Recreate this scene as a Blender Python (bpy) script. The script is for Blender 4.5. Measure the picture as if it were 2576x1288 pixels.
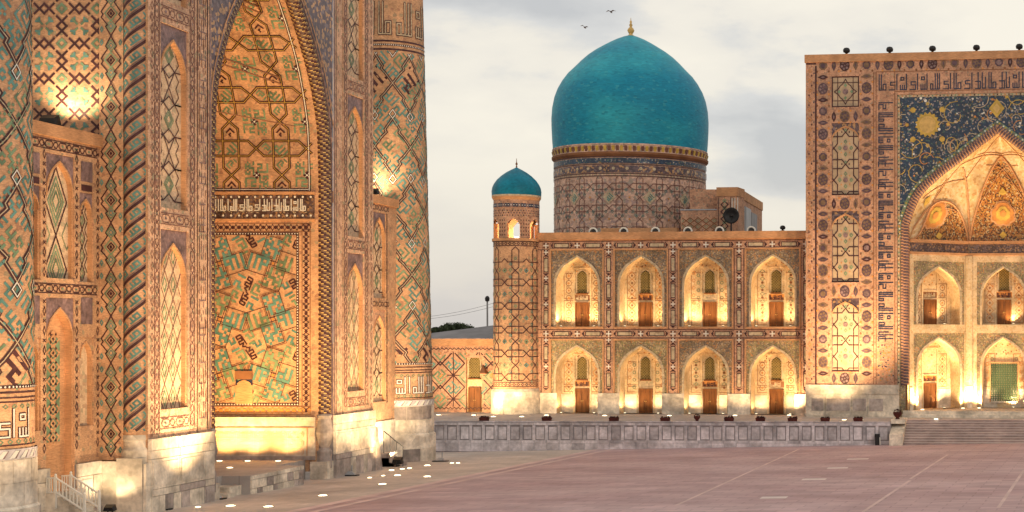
import bpy, math, random
from math import sin, cos, tan, pi, sqrt, hypot, radians, ceil, floor, atan2
sc = bpy.context.scene
for o in list(bpy.data.objects): bpy.data.objects.remove(o)

# ------------------------------------------------------------------ camera
# photograph measured on a 2576 x 1288 grid; level camera, focal 3850 px, principal point (2444, 835)
F, CX, CY, CAMZ = 3850.0, 2444.0, 835.0, 8.25
cam_d = bpy.data.cameras.new('camera'); cam = bpy.data.objects.new('camera', cam_d)
sc.collection.objects.link(cam); sc.camera = cam
cam.location = (0, 0, CAMZ); cam.rotation_euler = (radians(90), 0, 0)
cam_d.sensor_width = 36; cam_d.lens = F/2576*36
cam_d.shift_x = (1288-CX)/2576; cam_d.shift_y = (CY-644)/2576
cam_d.clip_end = 3000

# ------------------------------------------------------------------ sky: pale dusk overcast
SUN_EL, SUN_AZ = radians(9), radians(200)
w = bpy.data.worlds.new('World'); sc.world = w; w.use_nodes = True
nt = w.node_tree; nt.nodes.clear(); N = nt.nodes.new; L = nt.links.new
tc = N('ShaderNodeTexCoord')
sky = N('ShaderNodeTexSky'); sky.sky_type = 'NISHITA'; sky.sun_disc = False
sky.sun_elevation = SUN_EL; sky.sun_rotation = SUN_AZ
mp = N('ShaderNodeMapping'); mp.inputs['Scale'].default_value = (5.0, 5.0, 13.0); mp.inputs['Location'].default_value = (2.35, 0.4, 0.62)
L(tc.outputs['Generated'], mp.inputs['Vector'])
n1 = N('ShaderNodeTexNoise'); n1.inputs['Scale'].default_value = 1.0; n1.inputs['Detail'].default_value = 7; n1.inputs['Roughness'].default_value = .52
L(mp.outputs[0], n1.inputs['Vector'])
r1 = N('ShaderNodeValToRGB')
e = r1.color_ramp.elements; e[0].position = .40; e[0].color = (.86, .80, .69, 1); e[1].position = .64; e[1].color = (.515, .515, .52, 1)
m = r1.color_ramp.elements.new(.50); m.color = (.79, .74, .655, 1)
m = r1.color_ramp.elements.new(.56); m.color = (.63, .62, .605, 1)
L(n1.outputs['Fac'], r1.inputs['Fac'])
# towards the horizon the overcast thickens to an even grey
sep = N('ShaderNodeSeparateXYZ'); L(tc.outputs['Generated'], sep.inputs[0])
mr = N('ShaderNodeMapRange'); mr.inputs['From Min'].default_value = 0.0; mr.inputs['From Max'].default_value = .12; mr.inputs['To Min'].default_value = .85; mr.inputs['To Max'].default_value = 0
L(sep.outputs['Z'], mr.inputs['Value'])
mixh = N('ShaderNodeMix'); mixh.data_type = 'RGBA'; mixh.inputs['B'].default_value = (.60, .56, .53, 1)
L(mr.outputs[0], mixh.inputs['Factor']); L(r1.outputs[0], mixh.inputs['A'])
bg1 = N('ShaderNodeBackground'); L(mixh.outputs['Result'], bg1.inputs[0]); bg1.inputs[1].default_value = 1.06
bg2 = N('ShaderNodeBackground'); L(sky.outputs[0], bg2.inputs[0]); bg2.inputs[1].default_value = .012
ad = N('ShaderNodeAddShader'); L(bg1.outputs[0], ad.inputs[0]); L(bg2.outputs[0], ad.inputs[1])
wo = N('ShaderNodeOutputWorld'); L(ad.outputs[0], wo.inputs[0])

sd = bpy.data.lights.new('sun', 'SUN'); sd.energy = .35; sd.angle = radians(25); sd.color = (1, .9, .8)
so = bpy.data.objects.new('sun', sd); sc.collection.objects.link(so)
so.rotation_euler = (radians(68), 0, radians(35))
vs = sc.view_settings; vs.view_transform = 'Standard'; vs.look = 'None'; vs.exposure = 0; vs.gamma = 1; vs.use_curve_mapping = False
sc.render.engine = 'CYCLES'; sc.cycles.use_denoising = True; sc.cycles.max_bounces = 5
sc.cycles.sample_clamp_indirect = 6
WARM = (1.0, .67, .33); WARM2 = (1.0, .75, .44); GOLD = (1.0, .575, .19)

# ------------------------------------------------------------------ materials
MAT = {}
def lin(r, g, b):
    f = lambda c: (c/255/12.92) if c/255 <= .04045 else ((c/255+.055)/1.055)**2.4
    return (f(r), f(g), f(b))
def mat(name, col, var=.18, scale=1.2, stretch=(1, 1, 1), rough=.8, col2=None, spec=.3, fine=0, fscale=30, fstretch=(1, 1, 1), rand=0, bump=0, lo=.35, hi=.65):
    m = bpy.data.materials.new(name); m.use_nodes = True; MAT[name] = m
    t = m.node_tree; b = t.nodes['Principled BSDF']
    b.inputs['Roughness'].default_value = rough; b.inputs['Specular IOR Level'].default_value = spec
    g = t.nodes.new('ShaderNodeNewGeometry')
    def noise(s, st, det):
        mp = t.nodes.new('ShaderNodeMapping'); mp.inputs['Scale'].default_value = st
        t.links.new(g.outputs['Position'], mp.inputs[0])
        n = t.nodes.new('ShaderNodeTexNoise'); n.inputs['Scale'].default_value = s; n.inputs['Detail'].default_value = det
        t.links.new(mp.outputs[0], n.inputs['Vector']); return n
    n = noise(scale, stretch, 6)
    r = t.nodes.new('ShaderNodeValToRGB'); e = r.color_ramp.elements
    c2 = col2 or tuple(c*(1+var) for c in col); c1 = tuple(c*(1-var) for c in col)
    e[0].position = lo; e[1].position = hi
    e[0].color = (*c1, 1); e[1].color = (*[min(1, c) for c in c2], 1)
    t.links.new(n.outputs['Fac'], r.inputs['Fac']); out = r.outputs[0]
    if fine or rand:
        hs = t.nodes.new('ShaderNodeHueSaturation'); t.links.new(out, hs.inputs['Color'])
        v = None
        if fine:
            n2 = noise(fscale, fstretch, 3)
            mr = t.nodes.new('ShaderNodeMapRange'); mr.inputs['From Min'].default_value = .3; mr.inputs['From Max'].default_value = .7
            mr.inputs['To Min'].default_value = 1-fine; mr.inputs['To Max'].default_value = 1+fine
            t.links.new(n2.outputs['Fac'], mr.inputs[0]); v = mr.outputs[0]
        if rand:
            oi = t.nodes.new('ShaderNodeObjectInfo')
            mr = t.nodes.new('ShaderNodeMapRange'); mr.inputs['To Min'].default_value = 1-rand; mr.inputs['To Max'].default_value = 1+rand
            t.links.new(oi.outputs['Random'], mr.inputs[0])
            if v:
                mu = t.nodes.new('ShaderNodeMath'); mu.operation = 'MULTIPLY'; t.links.new(v, mu.inputs[0]); t.links.new(mr.outputs[0], mu.inputs[1]); v = mu.outputs[0]
            else: v = mr.outputs[0]
        t.links.new(v, hs.inputs['Value']); out = hs.outputs[0]
    t.links.new(out, b.inputs['Base Color'])
    if bump:
        n3 = noise(fscale, fstretch, 3)
        bp = t.nodes.new('ShaderNodeBump'); bp.inputs['Strength'].default_value = .6; bp.inputs['Distance'].default_value = bump
        t.links.new(n3.outputs['Fac'], bp.inputs['Height']); t.links.new(bp.outputs[0], b.inputs['Normal'])
    return m
def mosaic(name, cols, scale=5, rough=.4, big=None):
    # small glazed pieces: voronoi cells coloured from a palette, thin pale joints, larger drifts of tone
    m = bpy.data.materials.new(name); m.use_nodes = True; MAT[name] = m
    t = m.node_tree; b = t.nodes['Principled BSDF']; b.inputs['Roughness'].default_value = rough
    g = t.nodes.new('ShaderNodeNewGeometry')
    v = t.nodes.new('ShaderNodeTexVoronoi'); v.inputs['Scale'].default_value = scale
    t.links.new(g.outputs['Position'], v.inputs['Vector'])
    s = t.nodes.new('ShaderNodeSeparateColor'); t.links.new(v.outputs['Color'], s.inputs[0])
    r = t.nodes.new('ShaderNodeValToRGB'); r.color_ramp.interpolation = 'CONSTANT'
    e = r.color_ramp.elements; n = len(cols); tot = sum(c[1] for c in cols); acc = 0
    for i, (c, wgt) in enumerate(cols):
        if i < 2: el = e[i]; el.position = acc/tot
        else: el = e.new(acc/tot)
        el.color = (*c, 1); acc += wgt
    t.links.new(s.outputs[0], r.inputs[0]); out = r.outputs[0]
    n2 = t.nodes.new('ShaderNodeTexNoise'); n2.inputs['Scale'].default_value = .7; t.links.new(g.outputs['Position'], n2.inputs['Vector'])
    hs = t.nodes.new('ShaderNodeHueSaturation'); mr = t.nodes.new('ShaderNodeMapRange')
    mr.inputs['From Min'].default_value = .3; mr.inputs['From Max'].default_value = .7; mr.inputs['To Min'].default_value = .7; mr.inputs['To Max'].default_value = 1.3
    t.links.new(n2.outputs['Fac'], mr.inputs[0]); t.links.new(mr.outputs[0], hs.inputs['Value']); t.links.new(out, hs.inputs['Color'])
    t.links.new(hs.outputs[0], b.inputs['Base Color']); return m
def emit(name, col, s):
    m = bpy.data.materials.new(name); m.use_nodes = True; MAT[name] = m
    b = m.node_tree.nodes['Principled BSDF']; b.inputs['Base Color'].default_value = (*col, 1)
    b.inputs['Emission Color'].default_value = (*col, 1); b.inputs['Emission Strength'].default_value = s

BS = (.22, .22, 1)   # brick courses run level
mat('brick', (.485, .280, .160), .19, .9, rough=.85, fine=.26, fscale=7, fstretch=(1, 1, 4), bump=.02)
mat('brick_plain', (.485, .255, .128), .17, .9, rough=.85, fine=.20, fscale=6, fstretch=(.6, .6, 4), bump=.02)
mat('brick_pink', (.47, .262, .168), .19, .8, rough=.85, fine=.28, fscale=7, fstretch=(1, 1, 4), bump=.02)
mat('brick_dark', (.22, .10, .05), .2, .9, rough=.9)
mat('marble', (.63, .545, .44), .30, 1.0, rough=.65, fine=.16, fscale=5, rand=.16, bump=.012)
mat('marble_dark', (.36, .30, .27), .28, 1.6, rough=.6, fine=.15, fscale=5, rand=.25, bump=.01)
mat('marble_blue', (.53, .485, .505), .26, .9, rough=.5, fine=.18, fscale=4, rand=.22, bump=.01)
mat('marble_joint', (.31, .28, .285), .2, 1, rough=.8)
mat('teal', (.095, .215, .195), .3, 1.5, rough=.45)
mat('green', (.15, .225, .135), .3, 1.5, rough=.45)
mat('blue', (.06, .13, .24), .3, 2, rough=.35)
mat('dark', (.060, .022, .024), .3, 2, rough=.5)
mat('navy', (.022, .03, .065), .3, 2, rough=.35)
mat('purple', (.19, .125, .125), .3, 1.5, rough=.5, fine=.3, fscale=6)
mat('white', (.68, .66, .60), .08, 2, rough=.4)
mat('ochre', (.50, .33, .07), .2, 2, rough=.45)
mat('orange', (.52, .22, .06), .2, 2, rough=.45)
mat('fill_pale', (.47, .37, .25), .15, 2, rough=.6)
mat('dome_glaze', (.006, .235, .375), .16, .13, stretch=(1, 1, 1.6), rough=.5, fine=.13, fscale=1.9, fstretch=(1, 1, 10), col2=(.022, .295, .385), spec=.2, lo=.42, hi=.62, bump=.03)
mat('turret_glaze', (.003, .15, .23), .2, .8, rough=.45, fine=.1, fscale=5, fstretch=(1, 1, 3), spec=.2)
mat('gold', (.55, .36, .12), .15, 3, rough=.35)
mat('wood', (.17, .062, .016), .28, 2, stretch=(4, 4, .5), rough=.6)
mat('lattice', (.20, .145, .05), .15, 3, rough=.7)
mat('void', (.03, .022, .012), .2, 2, rough=.9)
mat('pane', (.04, .030, .010), .2, 2, rough=.6)
mat('roof_metal', (.16, .15, .16), .2, .8, rough=.5)
mat('roof_pale', (.33, .34, .37), .12, .8, rough=.5)
mat('black_metal', (.018, .017, .018), .2, 3, rough=.45)
mat('grey_metal', (.30, .30, .31), .15, 3, rough=.4)
mat('white_paint', (.74, .71, .64), .06, 3, rough=.5)
mat('terracotta', (.075, .014, .010), .3, 3, rough=.7)
mat('soil_plant', (.05, .016, .014), .4, 9, rough=.9)
mat('foliage', (.045, .06, .03), .4, 3, rough=.9)
mat('bark', (.06, .045, .035), .2, 3, rough=.95)
mat('paving_red', (.49, .315, .32), .15, .09, stretch=(1, 2.2, 1), rough=.62, col2=(.53, .37, .375), fine=.12, fscale=.9, fstretch=(.5, 3.5, 1))
mat('paving_grey', (.52, .435, .38), .14, .22, rough=.65, fine=.08, fscale=1.5)
mat('paving_line', (.60, .44, .41), .12, .5, rough=.7)
mat('brick_drum_lit', (.56, .37, .285), .17, .8, rough=.85, fine=.2, fscale=5, fstretch=(1, 1, 3))  # lightened copy of the pink brick, standing in for lamplight on the drum
mat('brick_pier_lit', (.53, .335, .225), .17, .8, rough=.85, fine=.26, fscale=7, fstretch=(1, 1, 4), bump=.02)  # the same brick, made paler pink for the whiter light on the piers
mat('lattice_green', (.075, .12, .06), .2, 3, rough=.5)
mat('line_soft', (.155, .068, .055), .25, 2, rough=.6)
mat('niche_cream', (.60, .43, .28), .12, 1.2, rough=.8, fine=.15, fscale=6, fstretch=(1, 1, 4))
mat('step_riser_shade', (.40, .305, .28), .18, .8, rough=.7, fine=.2, fscale=3, fstretch=(1, 1, 6), rand=.1)  # risers coloured darker to shade the step fronts
mat('step_tread_lit', (.52, .42, .39), .12, .8, rough=.7)  # treads coloured lighter, step shading put into the colour
mat('strip_pale', (.68, .58, .55), .1, 1, rough=.6)
mat('bronze', (.17, .105, .065), .25, 3, rough=.5)
mat('plum', (.10, .06, .075), .25, 3, rough=.5)
mat('terrace_top', (.42, .37, .34), .12, .3, rough=.65)
mat('earth', (.20, .16, .13), .2, .1, rough=.9)
mat('bird', (.12, .10, .10), .2, 3, rough=.9)
mosaic('mosaic_blue', [((.010, .026, .060), 9), ((.022, .05, .095), 3), ((.24, .20, .20), 1.2), ((.36, .32, .28), .5), ((.20, .13, .04), .6), ((.05, .10, .09), 1.2)], 9)
mosaic('mosaic_purple', [((.060, .036, .048), 5), ((.10, .062, .07), 4), ((.36, .20, .09), 3.4), ((.15, .105, .115), 1.8)], 5.5)
mosaic('mosaic_dark', [((.06, .035, .03), 4), ((.10, .06, .055), 3), ((.26, .15, .08), 2), ((.14, .10, .10), 2)], 8.0)
mosaic('mosaic_green', [((.22, .19, .09), 4), ((.28, .22, .11), 3), ((.18, .13, .09), 3), ((.42, .32, .18), 2), ((.42, .19, .07), 1), ((.30, .22, .15), 2)], 11)
mosaic('mosaic_mixed', [((.14, .105, .085), 5), ((.22, .165, .11), 4), ((.36, .27, .18), 2), ((.40, .19, .07), 1.4), ((.26, .17, .08), 3)], 11)
mosaic('mosaic_orange', [((.34, .13, .03), 4), ((.09, .04, .02), 4), ((.50, .38, .2), 1.6), ((.44, .22, .05), 3)], 10)
mosaic('mosaic_cream', [((.56, .40, .21), 6), ((.50, .32, .14), 3), ((.42, .25, .10), 1.2), ((.60, .46, .28), 3)], 5.5)
mosaic('plaster_pattern', [((.60, .45, .27), 6), ((.56, .39, .21), 3), ((.48, .32, .17), 1.0), ((.63, .49, .31), 3)], 9)
def flecks(name, scale, share, cols, amt, stretch=(1, 1, 1), tone=0):
    # small glazed bricks set among the buff ones, too fine to tell apart from the square
    t = MAT[name].node_tree; b = t.nodes['Principled BSDF']; src = b.inputs['Base Color'].links[0].from_socket
    g = t.nodes.new('ShaderNodeNewGeometry'); mp = t.nodes.new('ShaderNodeMapping'); mp.inputs['Scale'].default_value = stretch; t.links.new(g.outputs['Position'], mp.inputs[0])
    v = t.nodes.new('ShaderNodeTexVoronoi'); v.inputs['Scale'].default_value = scale; v.inputs['Randomness'].default_value = .55; t.links.new(mp.outputs[0], v.inputs['Vector'])
    s = t.nodes.new('ShaderNodeSeparateColor'); t.links.new(v.outputs['Color'], s.inputs[0])
    r = t.nodes.new('ShaderNodeValToRGB'); r.color_ramp.interpolation = 'CONSTANT'; e = r.color_ramp.elements
    for i, c in enumerate(cols):
        el = e[i] if i < 2 else e.new(i/len(cols))
        el.position = i/len(cols); el.color = (*c, 1)
    t.links.new(s.outputs[1], r.inputs[0])
    lt = t.nodes.new('ShaderNodeMath'); lt.operation = 'LESS_THAN'; lt.inputs[1].default_value = share; t.links.new(s.outputs[0], lt.inputs[0])
    mu = t.nodes.new('ShaderNodeMath'); mu.operation = 'MULTIPLY'; mu.inputs[1].default_value = amt; t.links.new(lt.outputs[0], mu.inputs[0])
    mx = t.nodes.new('ShaderNodeMix'); mx.data_type = 'RGBA'; t.links.new(mu.outputs[0], mx.inputs['Factor']); t.links.new(src, mx.inputs['A']); t.links.new(r.outputs[0], mx.inputs['B'])
    out = mx.outputs['Result']
    if tone:
        hs = t.nodes.new('ShaderNodeHueSaturation'); mr = t.nodes.new('ShaderNodeMapRange'); mr.inputs['To Min'].default_value = 1-tone; mr.inputs['To Max'].default_value = 1+tone
        t.links.new(s.outputs[2], mr.inputs[0]); t.links.new(mr.outputs[0], hs.inputs['Value']); t.links.new(out, hs.inputs['Color']); out = hs.outputs[0]
    t.links.new(out, b.inputs['Base Color'])
mat('fill_panel', (.42, .31, .205), .15, 2, rough=.6)
GL3 = [(.20, .09, .07), (.16, .20, .14), (.26, .15, .11)]
flecks('brick', 5.5, .16, GL3, .45, tone=.10); flecks('brick_pier_lit', 6.0, .26, GL3, .55, tone=.12); flecks('brick_pink', 6.5, .24, [(.16, .075, .065), (.14, .15, .12), (.24, .13, .09), (.40, .30, .20)], .5, tone=.10)
flecks('brick_drum_lit', 4.5, .42, [(.20, .12, .11), (.17, .20, .18), (.30, .18, .13), (.22, .17, .20)], .55, tone=.1); flecks('niche_cream', 6.0, .22, GL3, .4, tone=.08); flecks('fill_pale', 6.5, .25, [(.20, .12, .08), (.18, .19, .11)], .4, tone=.1)
flecks('dome_glaze', 3.2, .10, [(.004, .12, .20), (.06, .33, .36)], .35, stretch=(1, 1, 2.2), tone=.10); flecks('turret_glaze', 4.5, .10, [(.004, .09, .15)], .3, stretch=(1, 1, 2), tone=.1)
flecks('marble', 1.1, .12, [(.42, .34, .26)], .35, stretch=(1, 1, 1.5), tone=.07)
def joints(name, w_, h_, rot, dark, spread):
    # paving courses: faint joints and slab-to-slab tone, in metres on the ground plane
    t = MAT[name].node_tree; b = t.nodes['Principled BSDF']; src = b.inputs['Base Color'].links[0].from_socket
    g = t.nodes.new('ShaderNodeNewGeometry'); mp = t.nodes.new('ShaderNodeMapping'); mp.inputs['Rotation'].default_value = (0, 0, rot); t.links.new(g.outputs['Position'], mp.inputs[0])
    br = t.nodes.new('ShaderNodeTexBrick'); br.inputs['Scale'].default_value = 1; br.inputs['Brick Width'].default_value = w_; br.inputs['Row Height'].default_value = h_; br.inputs['Mortar Size'].default_value = .035
    br.inputs['Color1'].default_value = (1-spread,)*3+(1,); br.inputs['Color2'].default_value = (1+spread*.6,)*3+(1,); br.inputs['Mortar'].default_value = (dark,)*3+(1,)
    t.links.new(mp.outputs[0], br.inputs['Vector'])
    n = t.nodes.new('ShaderNodeTexNoise'); n.inputs['Scale'].default_value = .35; n.inputs['Detail'].default_value = 8; n.inputs['Roughness'].default_value = .7; t.links.new(g.outputs['Position'], n.inputs['Vector'])
    mr = t.nodes.new('ShaderNodeMapRange'); mr.inputs['From Min'].default_value = .35; mr.inputs['From Max'].default_value = .65; mr.inputs['To Min'].default_value = .86; mr.inputs['To Max'].default_value = 1.08; t.links.new(n.outputs['Fac'], mr.inputs[0])
    m1 = t.nodes.new('ShaderNodeMix'); m1.data_type = 'RGBA'; m1.blend_type = 'MULTIPLY'; m1.inputs['Factor'].default_value = 1; t.links.new(src, m1.inputs['A']); t.links.new(br.outputs['Color'], m1.inputs['B'])
    m2 = t.nodes.new('ShaderNodeMix'); m2.data_type = 'RGBA'; m2.blend_type = 'MULTIPLY'; m2.inputs['Factor'].default_value = 1; t.links.new(m1.outputs['Result'], m2.inputs['A']); t.links.new(mr.outputs[0], m2.inputs['B'])
    t.links.new(m2.outputs['Result'], b.inputs['Base Color'])
joints('paving_red', 1.6, .8, .09, .74, .12); joints('paving_grey', 1.2, .6, .09, .82, .06); joints('terrace_top', 1.2, .6, -.03, .8, .08)
emit('lamp_glow', (1.0, .86, .55), 6.0)
emit('lamp_glow_cool', (.95, 1.0, .8), 5.0)

# ------------------------------------------------------------------ mesh helpers
COL = sc.collection
def link(o): COL.objects.link(o); return o
def tag(o, label=None, cat=None, group=None, kind=None):
    if label: o['label'] = label
    if cat: o['category'] = cat
    if group: o['group'] = group
    if kind: o['kind'] = kind
    return o
def empty(name, loc, label=None, cat=None, group=None, kind=None):
    o = link(bpy.data.objects.new(name, None)); o.location = loc; o.empty_display_size = .5
    return tag(o, label, cat, group, kind)
def wloc(o):
    x = y = z = 0
    while o: x += o.location.x; y += o.location.y; z += o.location.z; o = o.parent
    return (x, y, z)
class MB:
    """collects faces; build() links them as ONE mesh object"""
    def __init__(s): s.v = []; s.f = []; s.m = []; s.mats = []
    def mi(s, m):
        if m not in s.mats: s.mats.append(m)
        return s.mats.index(m)
    def face(s, pts, m='brick'):
        i = len(s.v); s.v.extend(pts); s.f.append(tuple(range(i, i+len(pts)))); s.m.append(s.mi(m))
    def hexa(s, p, m):   # 8 corners: 0-3 bottom loop, 4-7 top loop
        i = len(s.v); s.v.extend(p); k = s.mi(m)
        for q in ((0, 3, 2, 1), (4, 5, 6, 7), (0, 1, 5, 4), (1, 2, 6, 5), (2, 3, 7, 6), (3, 0, 4, 7)):
            s.f.append(tuple(i+j for j in q)); s.m.append(k)
    def box(s, x0, x1, y0, y1, z0, z1, m='brick'):
        s.hexa([(x0, y0, z0), (x1, y0, z0), (x1, y1, z0), (x0, y1, z0), (x0, y0, z1), (x1, y0, z1), (x1, y1, z1), (x0, y1, z1)], m)
    def fbox(s, fr, u0, u1, v0, v1, n0, n1, m='brick'):
        s.hexa([fr(u0, v0, n1), fr(u1, v0, n1), fr(u1, v0, n0), fr(u0, v0, n0), fr(u0, v1, n1), fr(u1, v1, n1), fr(u1, v1, n0), fr(u0, v1, n0)], m)
    def grid(s, pts, m, matfn=None, closed=False):   # pts[i][j]
        i0 = len(s.v); nj = len(pts[0])
        for r in pts: s.v.extend(r)
        for i in range(len(pts)-1):
            for j in range(nj if closed else nj-1):
                j2 = (j+1) % nj
                s.f.append((i0+i*nj+j, i0+i*nj+j2, i0+(i+1)*nj+j2, i0+(i+1)*nj+j)); s.m.append(s.mi(matfn(i, j) if matfn else m))
    def revolve(s, cx, cy, prof, m, n=48, matfn=None, cap=False):
        pts = [[(cx+r*sin(2*pi*j/n), cy-r*cos(2*pi*j/n), z) for j in range(n)] for r, z in prof]
        s.grid(pts, m, matfn, closed=True)
        if cap: s.face(pts[-1], m)
    def tube(s, a, b, r, m, n=6, r2=None):
        ax = [b[i]-a[i] for i in range(3)]; l = sqrt(sum(c*c for c in ax)) or 1; ax = [c/l for c in ax]
        h = (0, 0, 1) if abs(ax[2]) < .9 else (1, 0, 0)
        e1 = (ax[1]*h[2]-ax[2]*h[1], ax[2]*h[0]-ax[0]*h[2], ax[0]*h[1]-ax[1]*h[0]); l = sqrt(sum(c*c for c in e1)); e1 = [c/l for c in e1]
        e2 = (ax[1]*e1[2]-ax[2]*e1[1], ax[2]*e1[0]-ax[0]*e1[2], ax[0]*e1[1]-ax[1]*e1[0])
        r2 = r if r2 is None else r2
        rings = [[tuple(p[i]+rr*(cos(2*pi*k/n)*e1[i]+sin(2*pi*k/n)*e2[i]) for i in range(3)) for k in range(n)] for p, rr in ((a, r), (b, r2))]
        s.grid(rings, m, closed=True); s.face(rings[0][::-1], m); s.face(rings[1], m)
    def build(s, name, parent=None, smooth=False, kind=None, at=None):
        if not s.f: return None
        o_ = wloc(parent) if parent else (at or (0, 0, 0))
        me = bpy.data.meshes.new(name)
        me.from_pydata([(x-o_[0], y-o_[1], z-o_[2]) for x, y, z in s.v], [], s.f)
        for m in s.mats: me.materials.append(MAT[m])
        me.polygons.foreach_set('material_index', s.m)
        if smooth: me.polygons.foreach_set('use_smooth', [True]*len(s.f))
        me.update()
        o = link(bpy.data.objects.new(name, me))
        if parent: o.parent = parent
        else: o.location = o_
        if kind: o['kind'] = kind
        return o
def inst(src, loc, parent=None, rotz=0):
    o = src.copy(); link(o); o.parent = parent
    b = wloc(parent) if parent else (0, 0, 0)
    o.location = (loc[0]-b[0], loc[1]-b[1], loc[2]-b[2]); o.rotation_euler = (0, 0, rotz); return o
class Frame:
    def __init__(s, o, u, n): s.o, s.u, s.n = o, u, n
    def __call__(s, u, v, n=0):
        return (s.o[0]+u*s.u[0]+n*s.n[0], s.o[1]+u*s.u[1]+n*s.n[1], s.o[2]+v)
def holed(m, fr, u0, u1, v0, v1, holes, n, mt):
    us = sorted({u0, u1, *[min(max(h[k], u0), u1) for h in holes for k in (0, 1)]}); vs_ = sorted({v0, v1, *[min(max(h[k], v0), v1) for h in holes for k in (2, 3)]})
    for a, b in zip(us, us[1:]):
        for c, d in zip(vs_, vs_[1:]):
            if b-a < 1e-6 or d-c < 1e-6: continue
            x, y = (a+b)/2, (c+d)/2
            if any(h[0] < x < h[1] and h[2] < y < h[3] for h in holes): continue
            m.face([fr(a, c, n), fr(b, c, n), fr(b, d, n), fr(a, d, n)], mt)
    for h in holes:   # reveals of the holes, 0.12 deep by default
        d = h[4] if len(h) > 4 else .12
        for (a, c), (b, e) in (((h[0], h[2]), (h[0], h[3])), ((h[1], h[2]), (h[1], h[3])), ((h[0], h[2]), (h[1], h[2])), ((h[0], h[3]), (h[1], h[3]))):
            m.face([fr(a, c, n), fr(b, e, n), fr(b, e, n-d), fr(a, c, n-d)], mt)
# pointed arch outlines, (half-width, height) from springing to apex
A_BIG = [(1, 0), (.99, .15), (.95, .33), (.80, .53), (.60, .69), (.34, .845), (0, 1)]
A_TK = [(1, 0), (.995, .14), (.87, .40), (.66, .58), (.44, .72), (.21, .87), (0, 1)]
A_SM = [(1, 0), (.967, .24), (.867, .44), (.70, .63), (.43, .80), (0, 1)]
def arch(c, hw, v0, rise, prof=A_SM, n=4):
    """outline left springing -> apex -> right springing"""
    P = prof; out = []
    for i in range(len(P)-1):
        p0, p1, p2 = P[max(i-1, 0)], P[i], P[i+1]; p3 = P[min(i+2, len(P)-1)]
        if i+2 >= len(P): p3 = (2*p2[0]-p1[0], 2*p2[1]-p1[1])
        for k in range(n):
            t = k/n
            f = lambda a, b, c_, d: .5*((2*b)+(-a+c_)*t+(2*a-5*b+4*c_-d)*t*t+(-a+3*b-3*c_+d)*t**3)
            out.append((min(1, f(p0[0], p1[0], p2[0], p3[0])), f(p0[1], p1[1], p2[1], p3[1])))
    out.append((0, 1))
    le = [(c-hw*x, v0+rise*y) for x, y in out]
    return le+[(2*c-u, v) for u, v in le[-2::-1]]
def arch_plate(m, fr, u0, u1, v0, v1, pts, n, mt):
    """plate u0..u1 x v0..v1 with an arched opening (outline pts, springing down to v0)"""
    a, b = pts[0][0], pts[-1][0]
    if a > u0+1e-6: m.face([fr(u0, v0, n), fr(a, v0, n), fr(a, v1, n), fr(u0, v1, n)], mt)
    if u1 > b+1e-6: m.face([fr(b, v0, n), fr(u1, v0, n), fr(u1, v1, n), fr(b, v1, n)], mt)
    for p, q in zip(pts, pts[1:]):
        m.face([fr(p[0], p[1], n), fr(q[0], q[1], n), fr(q[0], v1, n), fr(p[0], v1, n)], mt)
def arch_reveal(m, fr, pts, v0, n0, n1, mt, sill=True):
    P = [(pts[0][0], v0)]+list(pts)+[(pts[-1][0], v0)]
    for p, q in zip(P, P[1:]):
        m.face([fr(p[0], p[1], n0), fr(q[0], q[1], n0), fr(q[0], q[1], n1), fr(p[0], p[1], n1)], mt)
    if sill: m.face([fr(P[0][0], v0, n0), fr(P[-1][0], v0, n0), fr(P[-1][0], v0, n1), fr(P[0][0], v0, n1)], mt)
def in_arch(pts, v0):
    a, b = pts[0][0], pts[-1][0]
    def f(u, v, e=.03):
        if u < a+e or u > b-e or v < v0+e: return False
        for p, q in zip(pts, pts[1:]):
            if p[0] <= u <= q[0]:
                t = (u-p[0])/max(q[0]-p[0], 1e-6); return v < p[1]+t*(q[1]-p[1])-e
        return False
    return f
def tube_path(m, P, r, mtfn, n=8, closed=False, rfn=None):
    """tube through 3-D points; mtfn(i,j) gives material"""
    rings = []; up = None
    for i, p in enumerate(P):
        a = P[max(i-1, 0)]; b = P[min(i+1, len(P)-1)]
        t = [b[k]-a[k] for k in range(3)]; l = sqrt(sum(c*c for c in t)); t = [c/l for c in t]
        h = up or ((1, 0, 0) if abs(t[0]) < .8 else (0, 0, 1))
        d = sum(h[k]*t[k] for k in range(3)); e1 = [h[k]-d*t[k] for k in range(3)]; l = sqrt(sum(c*c for c in e1)); e1 = [c/l for c in e1]
        up = e1; e2 = (t[1]*e1[2]-t[2]*e1[1], t[2]*e1[0]-t[0]*e1[2], t[0]*e1[1]-t[1]*e1[0])
        rings.append([tuple(p[k]+(rfn(i, j) if rfn else r)*(cos(2*pi*j/n)*e1[k]+sin(2*pi*j/n)*e2[k]) for k in range(3)) for j in range(n)])
    m.grid(rings, None, mtfn, closed=True)

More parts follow.
